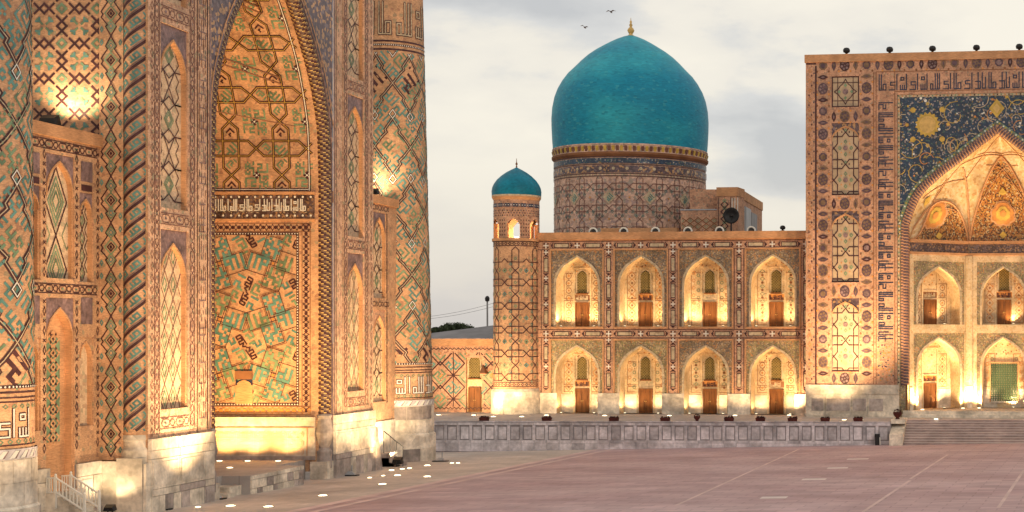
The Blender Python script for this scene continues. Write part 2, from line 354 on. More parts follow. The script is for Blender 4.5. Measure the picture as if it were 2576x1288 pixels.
class Pat:
    """flat glazed-brick ornament: strokes and pieces laid on a surface mapping mp(u, v, n) -> xyz"""
    def __init__(s, mp, base=.014, step=None, inside=None, lean=False):
        s.mp = mp; s.b = base; s.k = 0; s.step = step; s.inside = inside; s.m = MB()
    def off(s, layer): s.k = (s.k+1) % 13; return s.b+layer*.014+s.k*.0009
    def quad(s, P, mt, layer=0):
        o = s.off(layer); s.m.face([s.mp(u, v, o) for u, v in P], mt)
    def line(s, a, b, w, mt, layer=0, ext=0):
        du, dv = b[0]-a[0], b[1]-a[1]; l = hypot(du, dv)
        if l < 1e-6: return
        tu, tv = du/l, dv/l
        if ext: a = (a[0]-tu*ext, a[1]-tv*ext); l += 2*ext
        st = s.step or (.12 if s.inside else l)
        n = max(1, ceil(l/st)); h = w/2; o = s.off(layer); run = None
        def put(i0, i1):
            p = (a[0]+tu*l*i0/n, a[1]+tv*l*i0/n); q = (a[0]+tu*l*i1/n, a[1]+tv*l*i1/n)
            s.m.face([s.mp(p[0]-tv*h, p[1]+tu*h, o), s.mp(q[0]-tv*h, q[1]+tu*h, o), s.mp(q[0]+tv*h, q[1]-tu*h, o), s.mp(p[0]+tv*h, p[1]-tu*h, o)], mt)
        for i in range(n):
            t = (i+.5)/n
            ok = (not s.inside) or s.inside(a[0]+tu*l*t, a[1]+tv*l*t)
            if s.step:
                if ok: put(i, i+1)
            else:
                if ok and run is None: run = i
                if not ok and run is not None: put(run, i); run = None
        if not s.step and run is not None: put(run, n)
    def path(s, P, w, mt, closed=False, layer=0):
        Q = list(P)+([P[0]] if closed else [])
        for a, b in zip(Q, Q[1:]): s.line(a, b, w, mt, layer, ext=w*.35)
    def strap(s, P, w, mt='dark', core='white', closed=False):
        s.path(P, w, mt, closed, 0); s.path(P, w*.20, core, closed, 1)
    def poly(s, P, mt, layer=0):
        if s.inside:
            c = (sum(p[0] for p in P)/len(P), sum(p[1] for p in P)/len(P))
            if not s.inside(*c): return
        s.quad(P, mt, layer)
    def ngon(s, c, r, n, mt, rot=0, layer=0, sq=1):
        s.poly([(c[0]+r*cos(rot+2*pi*i/n), c[1]+sq*r*sin(rot+2*pi*i/n)) for i in range(n)], mt, layer)
    def ring(s, c, r, n, w, mt, rot=0, sq=1, layer=0):
        s.path([(c[0]+r*cos(rot+2*pi*i/n), c[1]+sq*r*sin(rot+2*pi*i/n)) for i in range(n)], w, mt, True, layer)
    def dia(s, c, a, b, mt, layer=0): s.poly([(c[0]-a, c[1]), (c[0], c[1]-b), (c[0]+a, c[1]), (c[0], c[1]+b)], mt, layer)
    def diao(s, c, a, b, w, mt, layer=0): s.path([(c[0]-a, c[1]), (c[0], c[1]-b), (c[0]+a, c[1]), (c[0], c[1]+b)], w, mt, True, layer)
    def build(s, name, parent): return s.m.build(name, parent, kind='stuff')

# square-kufic words as little brick bitmaps
W_ALLAH = ["......#", "..#.#.#", "..#.#.#", "###.#.#", "#.#.#.#", "#####.#"]
W_MUH = ["##.###.", "#.#.#.#", "##.###.", "...#...", "####.##", "..#.#.#", "###.###"]
W_ALI = ["###..#.", "..#..#.", "###..#.", "#....#.", "######.", "..#...#", "..#####"]
W_MEA = ["#####..", "#...#.#", "#.###.#", "#.#...#", "#.#####", "#......", "#####.#"]
WORDS = [W_ALLAH, W_MUH, W_ALI, W_MEA]
def rot90(wd): 
    h = max(len(r) for r in wd); g = [r.ljust(h, '.') for r in wd]
    return [''.join(g[len(g)-1-i][j] for i in range(len(g))) for j in range(h)]
def word(p, wd, c, cell, ang, mt, mirror=False, layer=0, thick=.92):
    h = len(wd); wdt = max(len(r) for r in wd); ca, sa = cos(ang), sin(ang); done = set()
    def on(i, j): return 0 <= j < h and 0 <= i < len(wd[j]) and wd[j][i] == '#'
    def put(i0, i1, j0, j1):
        P = []
        for x, y in ((i0, j0), (i1, j0), (i1, j1), (i0, j1)):
            x = (x-wdt/2)*cell; y = (h/2-y)*cell
            if mirror: x = -x
            P.append((c[0]+x*ca-y*sa, c[1]+x*sa+y*ca))
        p.poly(P, mt, layer)
    g = (1-thick)/2
    for j in range(h):
        i = 0
        while i < wdt:
            if on(i, j):
                k = i
                while on(k, j): k += 1
                if k-i >= 2:
                    put(i+g, k-g, j+g, j+1-g); done |= {(x, j) for x in range(i, k)}
                i = k
            else: i += 1
    for i in range(wdt):
        j = 0
        while j < h:
            if on(i, j) and (i, j) not in done:
                k = j
                while on(i, k) and (i, k) not in done: k += 1
                put(i+g, i+1-g, j-(g if on(i, j-1) else -g), k+(g if on(i, k) else -g)); j = k
            else: j += 1
def kufic_fill(p, u0, u1, v0, v1, cell, mts, seed=1, ang=pi/4, skip=None, tile=8):
    rng = random.Random(seed); T = cell*tile; ca, sa = cos(ang), sin(ang)
    cu, cv = (u0+u1)/2, (v0+v1)/2; R = hypot(u1-u0, v1-v0)/2+T; n = int(R/T)+1
    for i in range(-n, n+1):
        for j in range(-n, n+1):
            x, y = i*T, j*T
            c = (cu+x*ca-y*sa, cv+x*sa+y*ca)
            if not (u0-T*.1 < c[0] < u1+T*.1 and v0-T*.1 < c[1] < v1+T*.1): continue
            if skip and skip(*c): continue
            wd = WORDS[(i*3+j*5+rng.randrange(2)) % 4]
            for _ in range((i+j) % 4): wd = rot90(wd)
            word(p, wd, c, cell, ang, rng.choice(mts), thick=.80)
# tall kufic lettering: words as strokes (x, y in units of band height, read along +x)
KUF = [
 ([[(0, 0), (0, 1)]], .16),
 ([[(0, 1), (0, 0), (.62, 0), (.62, .38), (.36, .38), (.36, 0)], [(.20, 0), (.20, 1)]], .80),
 ([[(0, 0), (.75, 0)], [(0, 0), (0, .34), (.2, .34), (.2, 0)], [(.42, 0), (.42, 1)], [(.62, 0), (.62, 1)], [(.8, 0), (.8, 1)]], .98),
 ([[(0, .0), (.5, 0), (.5, .3), (.1, .3)], [(.1, .3), (.1, .5), (.5, .5)], [(.68, 0), (.68, 1)]], .86),
 ([[(0, -.02), (.45, -.02), (.45, .45), (.0, .45)], [(.25, -.02), (.25, 1)], [(.62, 0), (.62, 1)], [(.62, 0), (.9, 0), (.9, .7)]], 1.08),
 ([[(0, 0), (.55, 0)], [(0, 0), (0, .3)], [(.18, 0), (.18, .3)], [(.36, 0), (.36, .3)], [(.55, 0), (.55, 1)], [(.05, .62), (.32, .62), (.32, .8), (.05, .8), (.05, .62)]], .74)]
def kufic_band(p, org, du, dv, length, h, w, mt, seed=1, core=None, layer=0, scale=1.0):
    """org: start; du: unit along, dv: unit up"""
    rng = random.Random(seed); x = .1*h; last = -1
    while True:
        k = rng.randrange(len(KUF)); k = (k+1) % len(KUF) if k == last else k; last = k
        st, adv = KUF[k]; adv *= scale
        if x+adv*h > length: break
        for S in st:
            P = [(org[0]+du[0]*(x+a*h*scale)+dv[0]*b*h, org[1]+du[1]*(x+a*h*scale)+dv[1]*b*h) for a, b in S]
            p.path(P, w, mt, False, layer)
            if core: p.path(P, w*.45, core, False, layer+1)
        x += adv*h+.10*h
def chain(p, a, b, w, mt, pitch, lw, dot=None):
    """interlaced border: alternating small rings and long hexagons"""
    l = hypot(b[0]-a[0], b[1]-a[1]); tu, tv = (b[0]-a[0])/l, (b[1]-a[1])/l
    n = max(1, round(l/pitch)); pt = l/n
    G = lambda s, t: (a[0]+tu*s-tv*t, a[1]+tv*s+tu*t)
    for i in range(n):
        s = i*pt; h = w/2
        p.path([G(s+.06*pt, 0), G(s+.16*pt, h), G(s+.54*pt, h), G(s+.64*pt, 0), G(s+.54*pt, -h), G(s+.16*pt, -h)], lw, mt, True)
        r = .17*pt
        p.path([G(s+.82*pt+r*cos(k*pi/3), min(h, r*1.2)*sin(k*pi/3)) for k in range(6)], lw, mt, True)
        if dot: p.poly([G(s+.35*pt-.1*pt, 0), G(s+.35*pt, .4*h), G(s+.35*pt+.1*pt, 0), G(s+.35*pt, -.4*h)], dot)
def lattice_star(p, u0, u1, v0, v1, Lu, Lv, w, mt, fill=None, core=None, c0=None, alt=None):
    """strapwork of eight-pointed stars and crosses on a Lu x Lv repeat"""
    c0 = c0 or ((u0+u1)/2, (v0+v1)/2)
    ni, nj = int((u1-u0)/Lu/2)+2, int((v1-v0)/Lv/2)+2
    def D(P):
        if core: p.strap(P, w, mt, core)
        else: p.path(P, w, mt)
    for i in range(-ni, ni+1):
        for j in range(-nj, nj+1):
            x, y = c0[0]+i*Lu, c0[1]+j*Lv
            if x < u0-Lu or x > u1+Lu or y < v0-Lv or y > v1+Lv: continue
            a, b = .155*Lu, .14*Lv
            for sg in (1, -1):
                D([(x, y-sg*.5*Lv), (x+a, y-sg*(.5*Lv-b)), (x+Lu-a, y-sg*(.5*Lv-b)), (x+Lu, y-sg*.5*Lv)])
                D([(x-sg*.5*Lu, y), (x-sg*(.5*Lu-a), y+b), (x-sg*(.5*Lu-a), y+Lv-b), (x-sg*.5*Lu, y+Lv)])
            if fill: fill(p, x, y, i, j)

# ------------------------------------------------------------------ ground
def zg(X, Y): return -0.016*(Y-63)+0.018*(X+38)
def on_ground(x, y, dz=0.0):
    """point of the sloping square under photo pixel (x, y)"""
    a, c = (x-CX)/F, (CY-y)/F
    Y = (-.016*-63+.018*38-CAMZ+dz)/(c+.016-.018*a)
    return (a*Y, Y, zg(a*Y, Y)+dz)
def on_level(x, y, z):
    Y = (z-CAMZ)*F/(CY-y); return ((x-CX)/F*Y, Y, z)
def sheet(name, P, mt, dz, kind='structure', parent=None):
    m = MB(); m.face([(X, Y, zg(X, Y)+dz) for X, Y in P], mt); return m.build(name, parent, kind=kind)
m = MB()
for r in ((-700, 900, -60, 1500),):
    m.face([(r[0], r[2], zg(-38, 63)-3.5), (r[1], r[2], zg(-38, 63)-3.5), (r[1], r[3], -3.5), (r[0], r[3], -3.5)], 'earth')
m.build('ground', kind='structure')
sq = sheet('square', [(-60, 20), (60, 20), (60, 119), (-60, 119)], 'paving_red', 0)
A0 = on_ground(700, 1292); A1 = on_ground(1545, 1121)
dA = ((A1[0]-A0[0])/(A1[1]-A0[1]))
xa = lambda Y, o=0: A0[0]+dA*(Y-A0[1])+o
ap = sheet('apron', [(-60, 20), (xa(20), 20), (xa(116.3), 116.3), (-60, 116.3)], 'paving_grey', .006)
for o1, o2 in ((-.1, .55), (1.15, 1.6)):
    sheet('edge_strip', [(xa(20, o1), 20), (xa(20, o2), 20), (xa(116.2, o2), 116.2), (xa(116.2, o1), 116.2)], 'paving_line', .011, None, sq)
dB = .09
def para(Xc, Y0, Y1, wd):
    return [(Xc(Y0)-wd/2, Y0), (Xc(Y0)+wd/2, Y0), (Xc(Y1)+wd/2, Y1), (Xc(Y1)-wd/2, Y1)]
for (x0, y0), (x1, y1) in (((2171, 1288), (2290, 1208)), ((2290, 1205), (2384, 1144)), ((2511, 1278), (2576, 1183)), ((1700, 1272), (2010, 1130))):
    p, q = on_ground(x0, y0), on_ground(x1, y1); s = (q[0]-p[0])/(q[1]-p[1])
    sheet('paving_seam', para(lambda Y: p[0]+s*(Y-p[1]), p[1], q[1], .16), 'paving_line', .008, None, sq)
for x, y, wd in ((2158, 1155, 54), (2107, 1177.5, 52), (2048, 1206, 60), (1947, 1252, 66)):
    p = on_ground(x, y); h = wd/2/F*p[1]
    sheet('pale_strip', [(p[0]-h, p[1]-.5), (p[0]+h, p[1]-.5), (p[0]+h, p[1]+.5), (p[0]-h, p[1]+.5)], 'strip_pale', .010, None, sq)  # pale strips lying flat on the paving

# ================================================================== LEFT MADRASAH
UX = -38.0
UF = Frame((UX, 0, 0), (0, 1, 0), (1, 0, 0))       # east face, u = Y
YC, YS, YN = 83.8, 70.6, 97.2
ub = empty('tiled_madrasah', (-44, YC, -.4), 'towering brick madrasah portal on the left with a deep arched recess covered in strapwork', 'building')
ZG = -1.2
# ---- front of the pishtaq
AO = arch(YC, 7.3, 16.5, 13.2, A_BIG, 6)
NI = [(4.6, 12.4, 13.1), (14.1, 22.1, 22.8), (23.9, 31.5, 32.2)]    # sill, apex, frame top
NHW = 1.15
piers = [(YS, 76.5, 73.0), (91.1, YN, 94.5)]
m = MB()
for u0, u1, uc in piers:
    holes = [(uc-NHW-.12, uc+NHW+.12, a, c, .12) for a, b, c in NI]
    g = 92.4 if uc > 90 else 75.05
    holes.append((g, g+.16, 3.3, 34, .3))
    holed(m, UF, u0, u1, 3.0, 34, holes, 0, 'brick_pier_lit')
    m.face([UF(g, 3.3, -.3), UF(g+.16, 3.3, -.3), UF(g+.16, 34, -.3), UF(g, 34, -.3)], 'brick_dark')  # groove back coloured dark for the shadow line in the recess
m.face([UF(76.5, 31.0, 0), UF(91.1, 31, 0), UF(91.1, 34, 0), UF(76.5, 34, 0)], 'brick')
m.face([UF(YS, 34, 0), UF(YN, 34, 0), UF(YN, 34, -9), UF(YS, 34, -9)], 'brick')
m.build('portal_wall', ub)
m = MB(); arch_plate(m, UF, 76.5, 91.1, 16.5, 31, AO, -.02, 'mosaic_purple')
m.build('spandrel_mosaic', ub)
p = Pat(UF)
for sg in (-1, 1):   # inner line of the spandrel, the plain strips beside the arch
    for o in (.22,): p.path([(YC+sg*(abs(u-YC)+o), v+o*.4) for u, v in AO[:len(AO)//2+1]], .09, 'brick_plain')
    u = YC+sg*7.45; p.line((u, 3.4), (u, 30), .12, 'purple')
    u = YC+sg*7.7; p.line((u, 3.4), (u, 30), .05, 'dark')
p.build('spandrel_edging', ub)
# ---- pier niches
def niche(parent, fr, uc, hw, z0, apex, ztop, d1, d2, rise, spm, backm, name='niche', reveal='brick_plain', prof=A_SM):
    """rectangular recess with mosaic spandrels, pointed panel set deeper"""
    P = arch(uc, hw, apex-rise, rise, prof, 3)
    m = MB(); f = hw+.12
    arch_plate(m, fr, uc-f, uc+f, apex-rise, ztop, P, -d1, spm)
    if f > hw: 
        for a, b in ((uc-f, uc-hw), (uc+hw, uc+f)): m.face([fr(a, z0, -d1), fr(b, z0, -d1), fr(b, apex-rise, -d1), fr(a, apex-rise, -d1)], reveal)
    arch_reveal(m, fr, P, z0, -d1, -d2, reveal)
    m.face([fr(uc-hw, z0, -d2), fr(uc+hw, z0, -d2)]+[fr(u, v, -d2) for u, v in P[::-1]], backm)
    # arch rim
    for q, r in zip(P, P[1:]):
        m.hexa([fr(q[0], q[1], -d1+.05), fr(r[0], r[1], -d1+.05), fr(r[0], r[1], -d1-.01), fr(q[0], q[1], -d1-.01),
                fr(q[0]+(q[0]-uc)*.07, q[1]+.10, -d1+.05), fr(r[0]+(r[0]-uc)*.07, r[1]+.10, -d1+.05), fr(r[0]+(r[0]-uc)*.07, r[1]+.10, -d1-.01), fr(q[0]+(q[0]-uc)*.07, q[1]+.10, -d1-.01)], reveal)
    return m.build(name, parent), P
def shifted(fr, n0): return lambda u, v, n=0: fr(u, v, n+n0)
def star_panel(p, uc, hw, z0, z1, pitch, mt='dark'):
    v = z0+.4; w = .065; k = 0
    while v < z1+pitch:
        for sg in (-1, 1):
            p.path([(uc+sg*hw, v), (uc+sg*hw*.45, v), (uc, v+pitch*.22)], w, mt)
            p.path([(uc, v-pitch*.22+pitch), (uc+sg*hw*.45, v+pitch), (uc+sg*hw, v+pitch)], w, mt)
            p.path([(uc+sg*hw*.45, v), (uc+sg*hw*.78, v+pitch*.25), (uc+sg*hw*.55, v+pitch*.5), (uc+sg*hw*.78, v+pitch*.75), (uc+sg*hw*.45, v+pitch)], w*.8, mt)
            if k % 2: p.path([(uc-sg*hw*.45, v), (uc+sg*hw*.45, v+pitch)], w, mt)
        if not k % 2:
            for q in (.36, .56, .76): p.diao((uc, v+pitch*.5), hw*.5*q, pitch*.42*q, .05, 'green')
        k += 1; v += pitch
def diamond_panel(p, uc, hw, z0, z1, n, ph, mt='dark'):
    a = hw/n; v = z0
    while v < z1+ph:
        for i in range(-n, n+1):
            x = uc+i*a
            if (i+n) % 2 == 0:
                p.path([(x, v-ph/2), (x+a, v), (x, v+ph/2), (x-a, v)], .05, 'line_soft', True)
                if abs(i) < n: p.diao((x, v), a*.5, ph*.26, .06, 'green'); 
        v += ph
for u0, u1, uc in piers:
    for k, (a, b, c) in enumerate(NI):
        no, P = niche(ub, UF, uc, NHW, a, b, c, .10, .30, 1.9, 'purple', 'niche_cream')
        p = Pat(shifted(UF, -.30), inside=in_arch(P, a))
        if k == 0: diamond_panel(p, uc, NHW, a+.5, b, 3, 1.35)
        else: star_panel(p, uc, NHW, a, b, 1.55)
        p.build('tile_pattern', no)
    p = Pat(UF)
    lo, hi = (u0+.45, uc-NHW-.62), (uc+NHW+.62,)
    inner = [u for u in (uc-1.62, uc+1.62)]
    for u in inner:
        p.line((u-.22, 3.5), (u-.22, 33), .04, 'line_soft'); p.line((u+.22, 3.5), (u+.22, 33), .04, 'line_soft')
        chain(p, (u, 3.6), (u, 33), .3, 'line_soft', 1.15, .045, 'purple')
    for z in (3.95, 13.6, 23.35):
        for q in (-.26, .26): p.line((uc-1.3, z+q), (uc+1.3, z+q), .04, 'line_soft')
        chain(p, (uc-1.3, z), (uc+1.3, z), .36, 'line_soft', 1.3, .045, 'purple')
    # fine vertical script strip next to the arch
    us = 75.6 if uc < 80 else 91.75
    rng = random.Random(int(uc))
    z = 4
    if uc < 80:
        while z < 33:
            for q in (-.3, -.1, .1, .3):
                if rng.random() < .62: p.line((us+q, z), (us+q+rng.uniform(-.05, .05), z+rng.uniform(.2, .5)), .055, rng.choice(['dark', 'purple', 'brick_dark']))
            if rng.random() < .5: p.line((us-.32, z), (us+.3, z+.02), .05, 'purple')
            z += .34
        for q in (-.48, .48): p.line((us+q, 3.6), (us+q, 33), .06, 'dark')
    eu = u0+.35 if uc < 80 else u1-.35
    z = 3.6
    while z < 33: p.diao((eu, z), .12, .2, .04, 'line_soft'); z += .55
    p.build('glazed_border', ub)
# ---- marble plinth of the piers, course by course
def blocks(parent, fr, u0, u1, rows, n0, n1, seed, mt='marble'):
    rng = random.Random(seed)
    for z0, z1, wmin, wmax, mats_ in rows:
        u = u0
        while u < u1-.05:
            wd = min(rng.uniform(wmin, wmax), u1-u)
            if u1-u-wd < .35: wd = u1-u
            b = MB(); pr = rng.uniform(0, .025); mm = rng.choice(mats_)
            b.fbox(fr, u+.012, u+wd-.012, z0+.012, z1-.012, n0, n1+pr, mm)
            if z1-z0 > 1.0 and wd > .9:
                b.fbox(fr, u+.14, u+wd-.14, z0+.16, z1-.16, n1+pr, n1+pr+.03, mm)
            b.build('marble_block', parent); u += wd
for u0, u1, uc in piers:
    c = MB(); c.fbox(UF, u0+.05, u1-.05, ZG, 3.28, -1.2, .08, 'marble_joint'); pl = c.build('plinth', ub)
    zb = zg(UX, uc)
    blocks(pl, UF, u0, u1, [(2.75, 3.3, 2.2, 3.0, ['marble']), (2.35, 2.75, 2.5, 3.2, ['marble', 'marble', 'marble_dark']), (.95, 2.35, 1.2, 2.6, ['marble', 'marble']),
                            (.62, .95, 1.4, 2.6, ['marble', 'marble_dark']), (zb-.4, .62, .45, .95, ['marble', 'marble_dark', 'marble_dark', 'marble'])], .0, .16, int(uc))
# ---- south flank
SF = Frame((0, YS, 0), (1, 0, 0), (0, -1, 0))       # u = X, faces the camera
m = MB(); holed(m, SF, -50, UX, ZG, 34, [], -.02, 'brick'); m.build('flank_wall', ub)
p = Pat(shifted(SF, -.02))
P0 = 1.62
for i in range(-1, 7):
    for j in range(-1, 11):
        u, v = -40.35-i*P0, 17.5+j*P0
        if v > 33: continue
        for s in (-1, 1):   # upright double cross
            p.line((u-.26, v+s*.22-.26), (u+.26, v+s*.22+.26), .10, 'dark'); p.line((u-.26, v+s*.22+.26), (u+.26, v+s*.22-.26), .10, 'dark')
        uu, vv = u-P0/2, v+P0/2
        for s in (-1, 1):   # lying double cross
            p.line((uu+s*.22-.26, vv-.26), (uu+s*.22+.26, vv+.26), .10, 'dark'); p.line((uu+s*.22-.26, vv+.26), (uu+s*.22+.26, vv-.26), .10, 'dark')
        p.diao((u, vv), .21, .21, .11, 'green')
        for k in range(4):
            c, s = cos(pi/4+k*pi/2), sin(pi/4+k*pi/2)
            p.line((uu+.1*c, v+.1*s), (uu+.5*c, v+.5*s), .10, 'green'); 
            p.line((uu+.32*c, v+.32*s), (uu+.32*c+.2*cos(k*pi/2), v+.32*s+.2*sin(k*pi/2)), .10, 'teal'); p.line((uu+.32*c, v+.32*s), (uu+.32*c+.2*cos(pi/2+k*pi/2), v+.32*s+.2*sin(pi/2+k*pi/2)), .10, 'teal')
p.m.v = p.m.v
p.build('cross_pattern', ub)
# diamond pilaster beside the corner column
m = MB(); m.fbox(SF, -40.15, -39.05, 2.35, 34, -.02, .16, 'brick'); dp = m.build('diamond_pilaster', ub)
p = Pat(shifted(SF, .16)); T = 2.15; c = -39.6; W = .45
v = 3.6
while v < 33:
    for s in (-1, 1):
        p.path([(c, v-T/2), (c+s*W*.55, v-T*.30), (c+s*W*.35, v-T*.26), (c+s*W, v-T*.10), (c+s*W*.8, v-T*.04), (c+s*W, v+T*.02), (c+s*W*.35, v+T*.22), (c+s*W*.55, v+T*.28), (c, v+T/2)], .055, 'dark')
    for q in (.32, .58): p.diao((c, v-.04), W*q*1.1, .60*q, .055, 'green' if q > .4 else 'dark')
    for s in (-1, 1):
        p.diao((c, v+s*T*.29), .20, .27, .05, 'green'); p.diao((c, v+s*T*.29), .10, .13, .04, 'teal'); p.diao((c+s*W*.95, v+T*.36), .06, .12, .05, 'teal'); p.diao((c+s*W*.95, v-T*.36), .06, .12, .05, 'teal')
    p.dia((c, v-.04), .07, .10, 'dark'); v += T
p.build('diamond_pattern', dp)
# spiral corner column
KX, KY, KR = -38.63, YS+.26, .56
m = MB(); m.revolve(KX, KY, [(KR, 3.5), (KR, 34)], 'brick', 40)
sp = m.build('spiral_column', ub, smooth=True)
cm = lambda u, v, n=0: (KX+(KR+n)*sin(u/KR), KY-(KR+n)*cos(u/KR), v)
p = Pat(cm, step=.16); pitch = .80; rise = 1.15
vmax = 33; k = 0; v = 1.8
while v < vmax:
    a = (-1.05, v); b = (1.25, v+rise*1.75)
    I = lambda t: (a[0]+(b[0]-a[0])*t, a[1]+(b[1]-a[1])*t)
    p.inside = lambda uu, vv: 3.7 < vv < 33.5
    p.line(a, b, .125, 'dark')
    p.line((a[0], v+.13), (b[0], b[1]+.13), .035, 'purple')
    for t in (.05, .29, .53, .77, 1.0):
        c = I(t); c = (c[0], c[1]+pitch*.52); sl = atan2(b[1]-a[1], b[0]-a[0]); L_ = .20
        d = (cos(sl), sin(sl)); n_ = (-d[1], d[0])
        G = lambda s, q: (c[0]+d[0]*s+n_[0]*q, c[1]+d[1]*s+n_[1]*q)
        p.path([G(-.28, -.10), G(.24, -.10), G(.24, .11), G(.02, .11), G(.02, -.03)], .085, 'teal'); p.line(G(-.14, -.10), G(-.14, .14), .085, 'teal')
    v += pitch
p.build('spiral_tilework', sp)
m = MB()
m.revolve(KX, KY, [(KR+.02, 3.5), (KR+.05, 3.3), (KR+.02, 3.2), (KR+.02, 2.95), (KR+.10, 2.8), (KR+.10, 2.45)], 'marble', 24)
m.box(-39.2, UX-.02, YS-.45, YS+.6, ZG, 2.45, 'marble'); m.build('column_base', ub)
cb = MB(); cb.box(-40.2, -39.25, YS-.3, YS+.1, ZG, 2.3, 'marble'); pb = cb.build('pilaster_base', ub)
b = MB(); b.box(-38.0+.0, UX+.14, YS-.40, YS+.2, ZG, 2.2, 'marble'); b.build('corner_block', ub)

# ---- iwan: north wall facing the camera, south wall, back wall, floor, vault
WN = 90.4
NW = Frame((0, WN, 0), (1, 0, 0), (0, -1, 0))
m = MB(); holed(m, NW, -51, -38.55, 0, 16.5, [], 0, 'brick')
m.build('recess_north_wall', ub)
m = MB()
SWf = Frame((0, 77.2, 0), (1, 0, 0), (0, 1, 0)); holed(m, SWf, -51, -38.55, 0, 16.5, [], 0, 'brick')
m.build('recess_south_wall', ub)
BW = Frame((-50, 0, 0), (0, 1, 0), (1, 0, 0))
m = MB(); Pb = arch(YC, 4.2, 9, 6, A_BIG); arch_plate(m, BW, 77.2, WN, 0, 29, [(Pb[0][0], 0)]+Pb+[(Pb[-1][0], 0)], 0, 'brick'); arch_reveal(m, BW, Pb, .4, 0, -1.5, 'brick_plain')
holed(m, BW, 78, 90, .4, 16, [], -1.5, 'plaster_pattern'); m.build('recess_back_wall', ub)
FZ = .69
m = MB(); m.box(-51, -39.35, 77.2, WN, ZG, FZ, 'terrace_top'); m.box(-39.35, -37.85, 80.3, 86.6, ZG, FZ, 'terrace_top')
fl = m.build('recess_floor', ub)
DF = Frame((-37.85, 0, 0), (0, 1, 0), (1, 0, 0))
blocks(fl, DF, 80.3, 86.6, [(FZ-.22, FZ+.01, 1.2, 2, ['marble']), (.0, FZ-.22, .45, .8, ['marble', 'marble_dark', 'marble']), (-.6, .0, .5, .9, ['marble_dark', 'marble'])], -.1, .06, 4)
m = MB(); m.box(-39.3, -38.3, 79.0, 80.28, ZG, .22, 'marble'); m.box(-39.3, -38.0, 78.2, 79.0, ZG, -.05, 'marble'); m.build('side_step', fl)
# dado
m = MB(); m.fbox(NW, -50, -38.75, FZ, 3.2, 0, .10, 'marble'); m.fbox(NW, -50, -38.72, 2.98, 3.22, .10, .16, 'marble'); m.fbox(NW, -50, -38.72, FZ, .92, .10, .15, 'marble_dark')
da = m.build('dado', ub)
p = Pat(shifted(NW, .10)); p.inside = lambda u, v: -50 < u < -39.25 and 1.02 < v < 2.36
i = 0; u = -39.6
while u > -50:
    for v in (1.2, 1.69, 2.18):
        for r, k in ((.21, 8), (.10, 8)): p.ring((u, v), r, k, .04, 'brick_plain', pi/8)
        p.ring((u-.25, v+.245), .09, 6, .035, 'brick_plain')
    u -= .5
for v in (1.0, 2.38): p.line((-50, v), (-39.2, v), .05, 'brick_plain')
p.inside = None
p.line((-50, 2.62), (-38.8, 2.62), .05, 'brick_dark'); p.line((-39.2, .95), (-39.2, 2.6), .05, 'brick_plain')
p.build('carved_lattice', da)
# frame borders and the great kufic panel
PX0, PX1, PZ0, PZ1 = -49.0, -39.80, 3.97, 14.05
p = Pat(NW)
for z in (3.6, 14.42):
    for u in [PX1+.5-.36*k for k in range(27)]:
        p.ngon((u, z), .11, 6, 'dark' if z > 5 else 'orange'); p.diao((u+.18, z), .1, .18, .04, 'dark' if z > 5 else 'orange')
    for q in (-.24, .24): p.line((-50, z+q), (-39.0, z+q), .045, 'brick_dark')
z = 3.6
while z < 14.5:
    p.ngon((PX1+.5, z), .11, 6, 'dark'); p.diao((PX1+.5, z+.18), .18, .1, .04, 'dark'); z += .36
for q in (.26, .74): p.line((PX1+q, 3.4), (PX1+q, 14.7), .045, 'brick_dark')
# dotted line around the panel
for a, b in (((PX0, PZ0), (PX1, PZ0)), ((PX1, PZ0), (PX1, PZ1)), ((PX0, PZ1), (PX1, PZ1))):
    p.line(a, b, .15, 'dark', ext=.07); l = hypot(b[0]-a[0], b[1]-a[1]); n = int(l/.16)
    for k in range(n+1):
        t = k/n; p.dia((a[0]+(b[0]-a[0])*t, a[1]+(b[1]-a[1])*t), .045, .045, 'white', 1)
p.build('panel_border', ub)
p = Pat(NW, base=.02); p.inside = lambda u, v: PX0 < u < PX1-.12 and PZ0+.1 < v < PZ1-.12
DU, DV = 3.15, 3.3
for i in range(-1, 4):
    for j in range(-1, 4):
        cx, cz = -41.25-i*DU, 12.3-j*DV; sg = 1 if (i+j) % 2 == 0 else -1
        th = -sg*radians(18)
        for k in range(4):
            a = th+k*pi/2; ca, sa = cos(a), sin(a)
            G = lambda x, y: (cx+x*ca-sg*y*sa, cz+x*sa+sg*y*ca)
            c = G(.83, .30)
            word(p, W_ALLAH if k % 2 == 0 else W_MUH[:6], c, .172, a if sg > 0 else a+pi, 'teal' if (k+i+j) % 3 else 'green', mirror=(sg < 0))
            R = [G(.12, -.24), G(1.5, -.24), G(1.5, .84), G(.12, .84)]
            p.path(R, .035, 'dark', True); 
            R = [G(.06, -.32), G(1.58, -.32), G(1.58, .92), G(.06, .92)]
            p.path(R[:3], .03, 'brick_dark')
        p.ngon((cx, cz), .10, 4, 'orange', th+pi/4)
        # long cells between the pinwheels: dark broken strokes with green words
        mx, mz = cx-DU/2, cz-DV/2; a = radians(62)*sg; q_ = .78
        G = lambda x, y: (mx+q_*(x*cos(a)-y*sin(a)), mz+q_*(x*sin(a)+y*cos(a)))
        for s in (-1, 1):
            p.path([G(s*x, s*y) for x, y in ((.04, 0), (.16, .22), (.38, .02), (.38, .34), (.60, .34), (.60, .02), (.82, .02), (.82, .34), (1.04, .34), (1.04, 0))], .085, 'dark')
            p.line(G(s*.16, -s*.14), G(s*1.04, -s*.04), .075, 'dark')
            word(p, W_MEA[:4], G(s*.6, -s*.62), .13, a, 'green'); word(p, W_ALI[:4], G(s*.52, s*.82), .13, a, 'teal')
p.build('kufic_panel', ub)
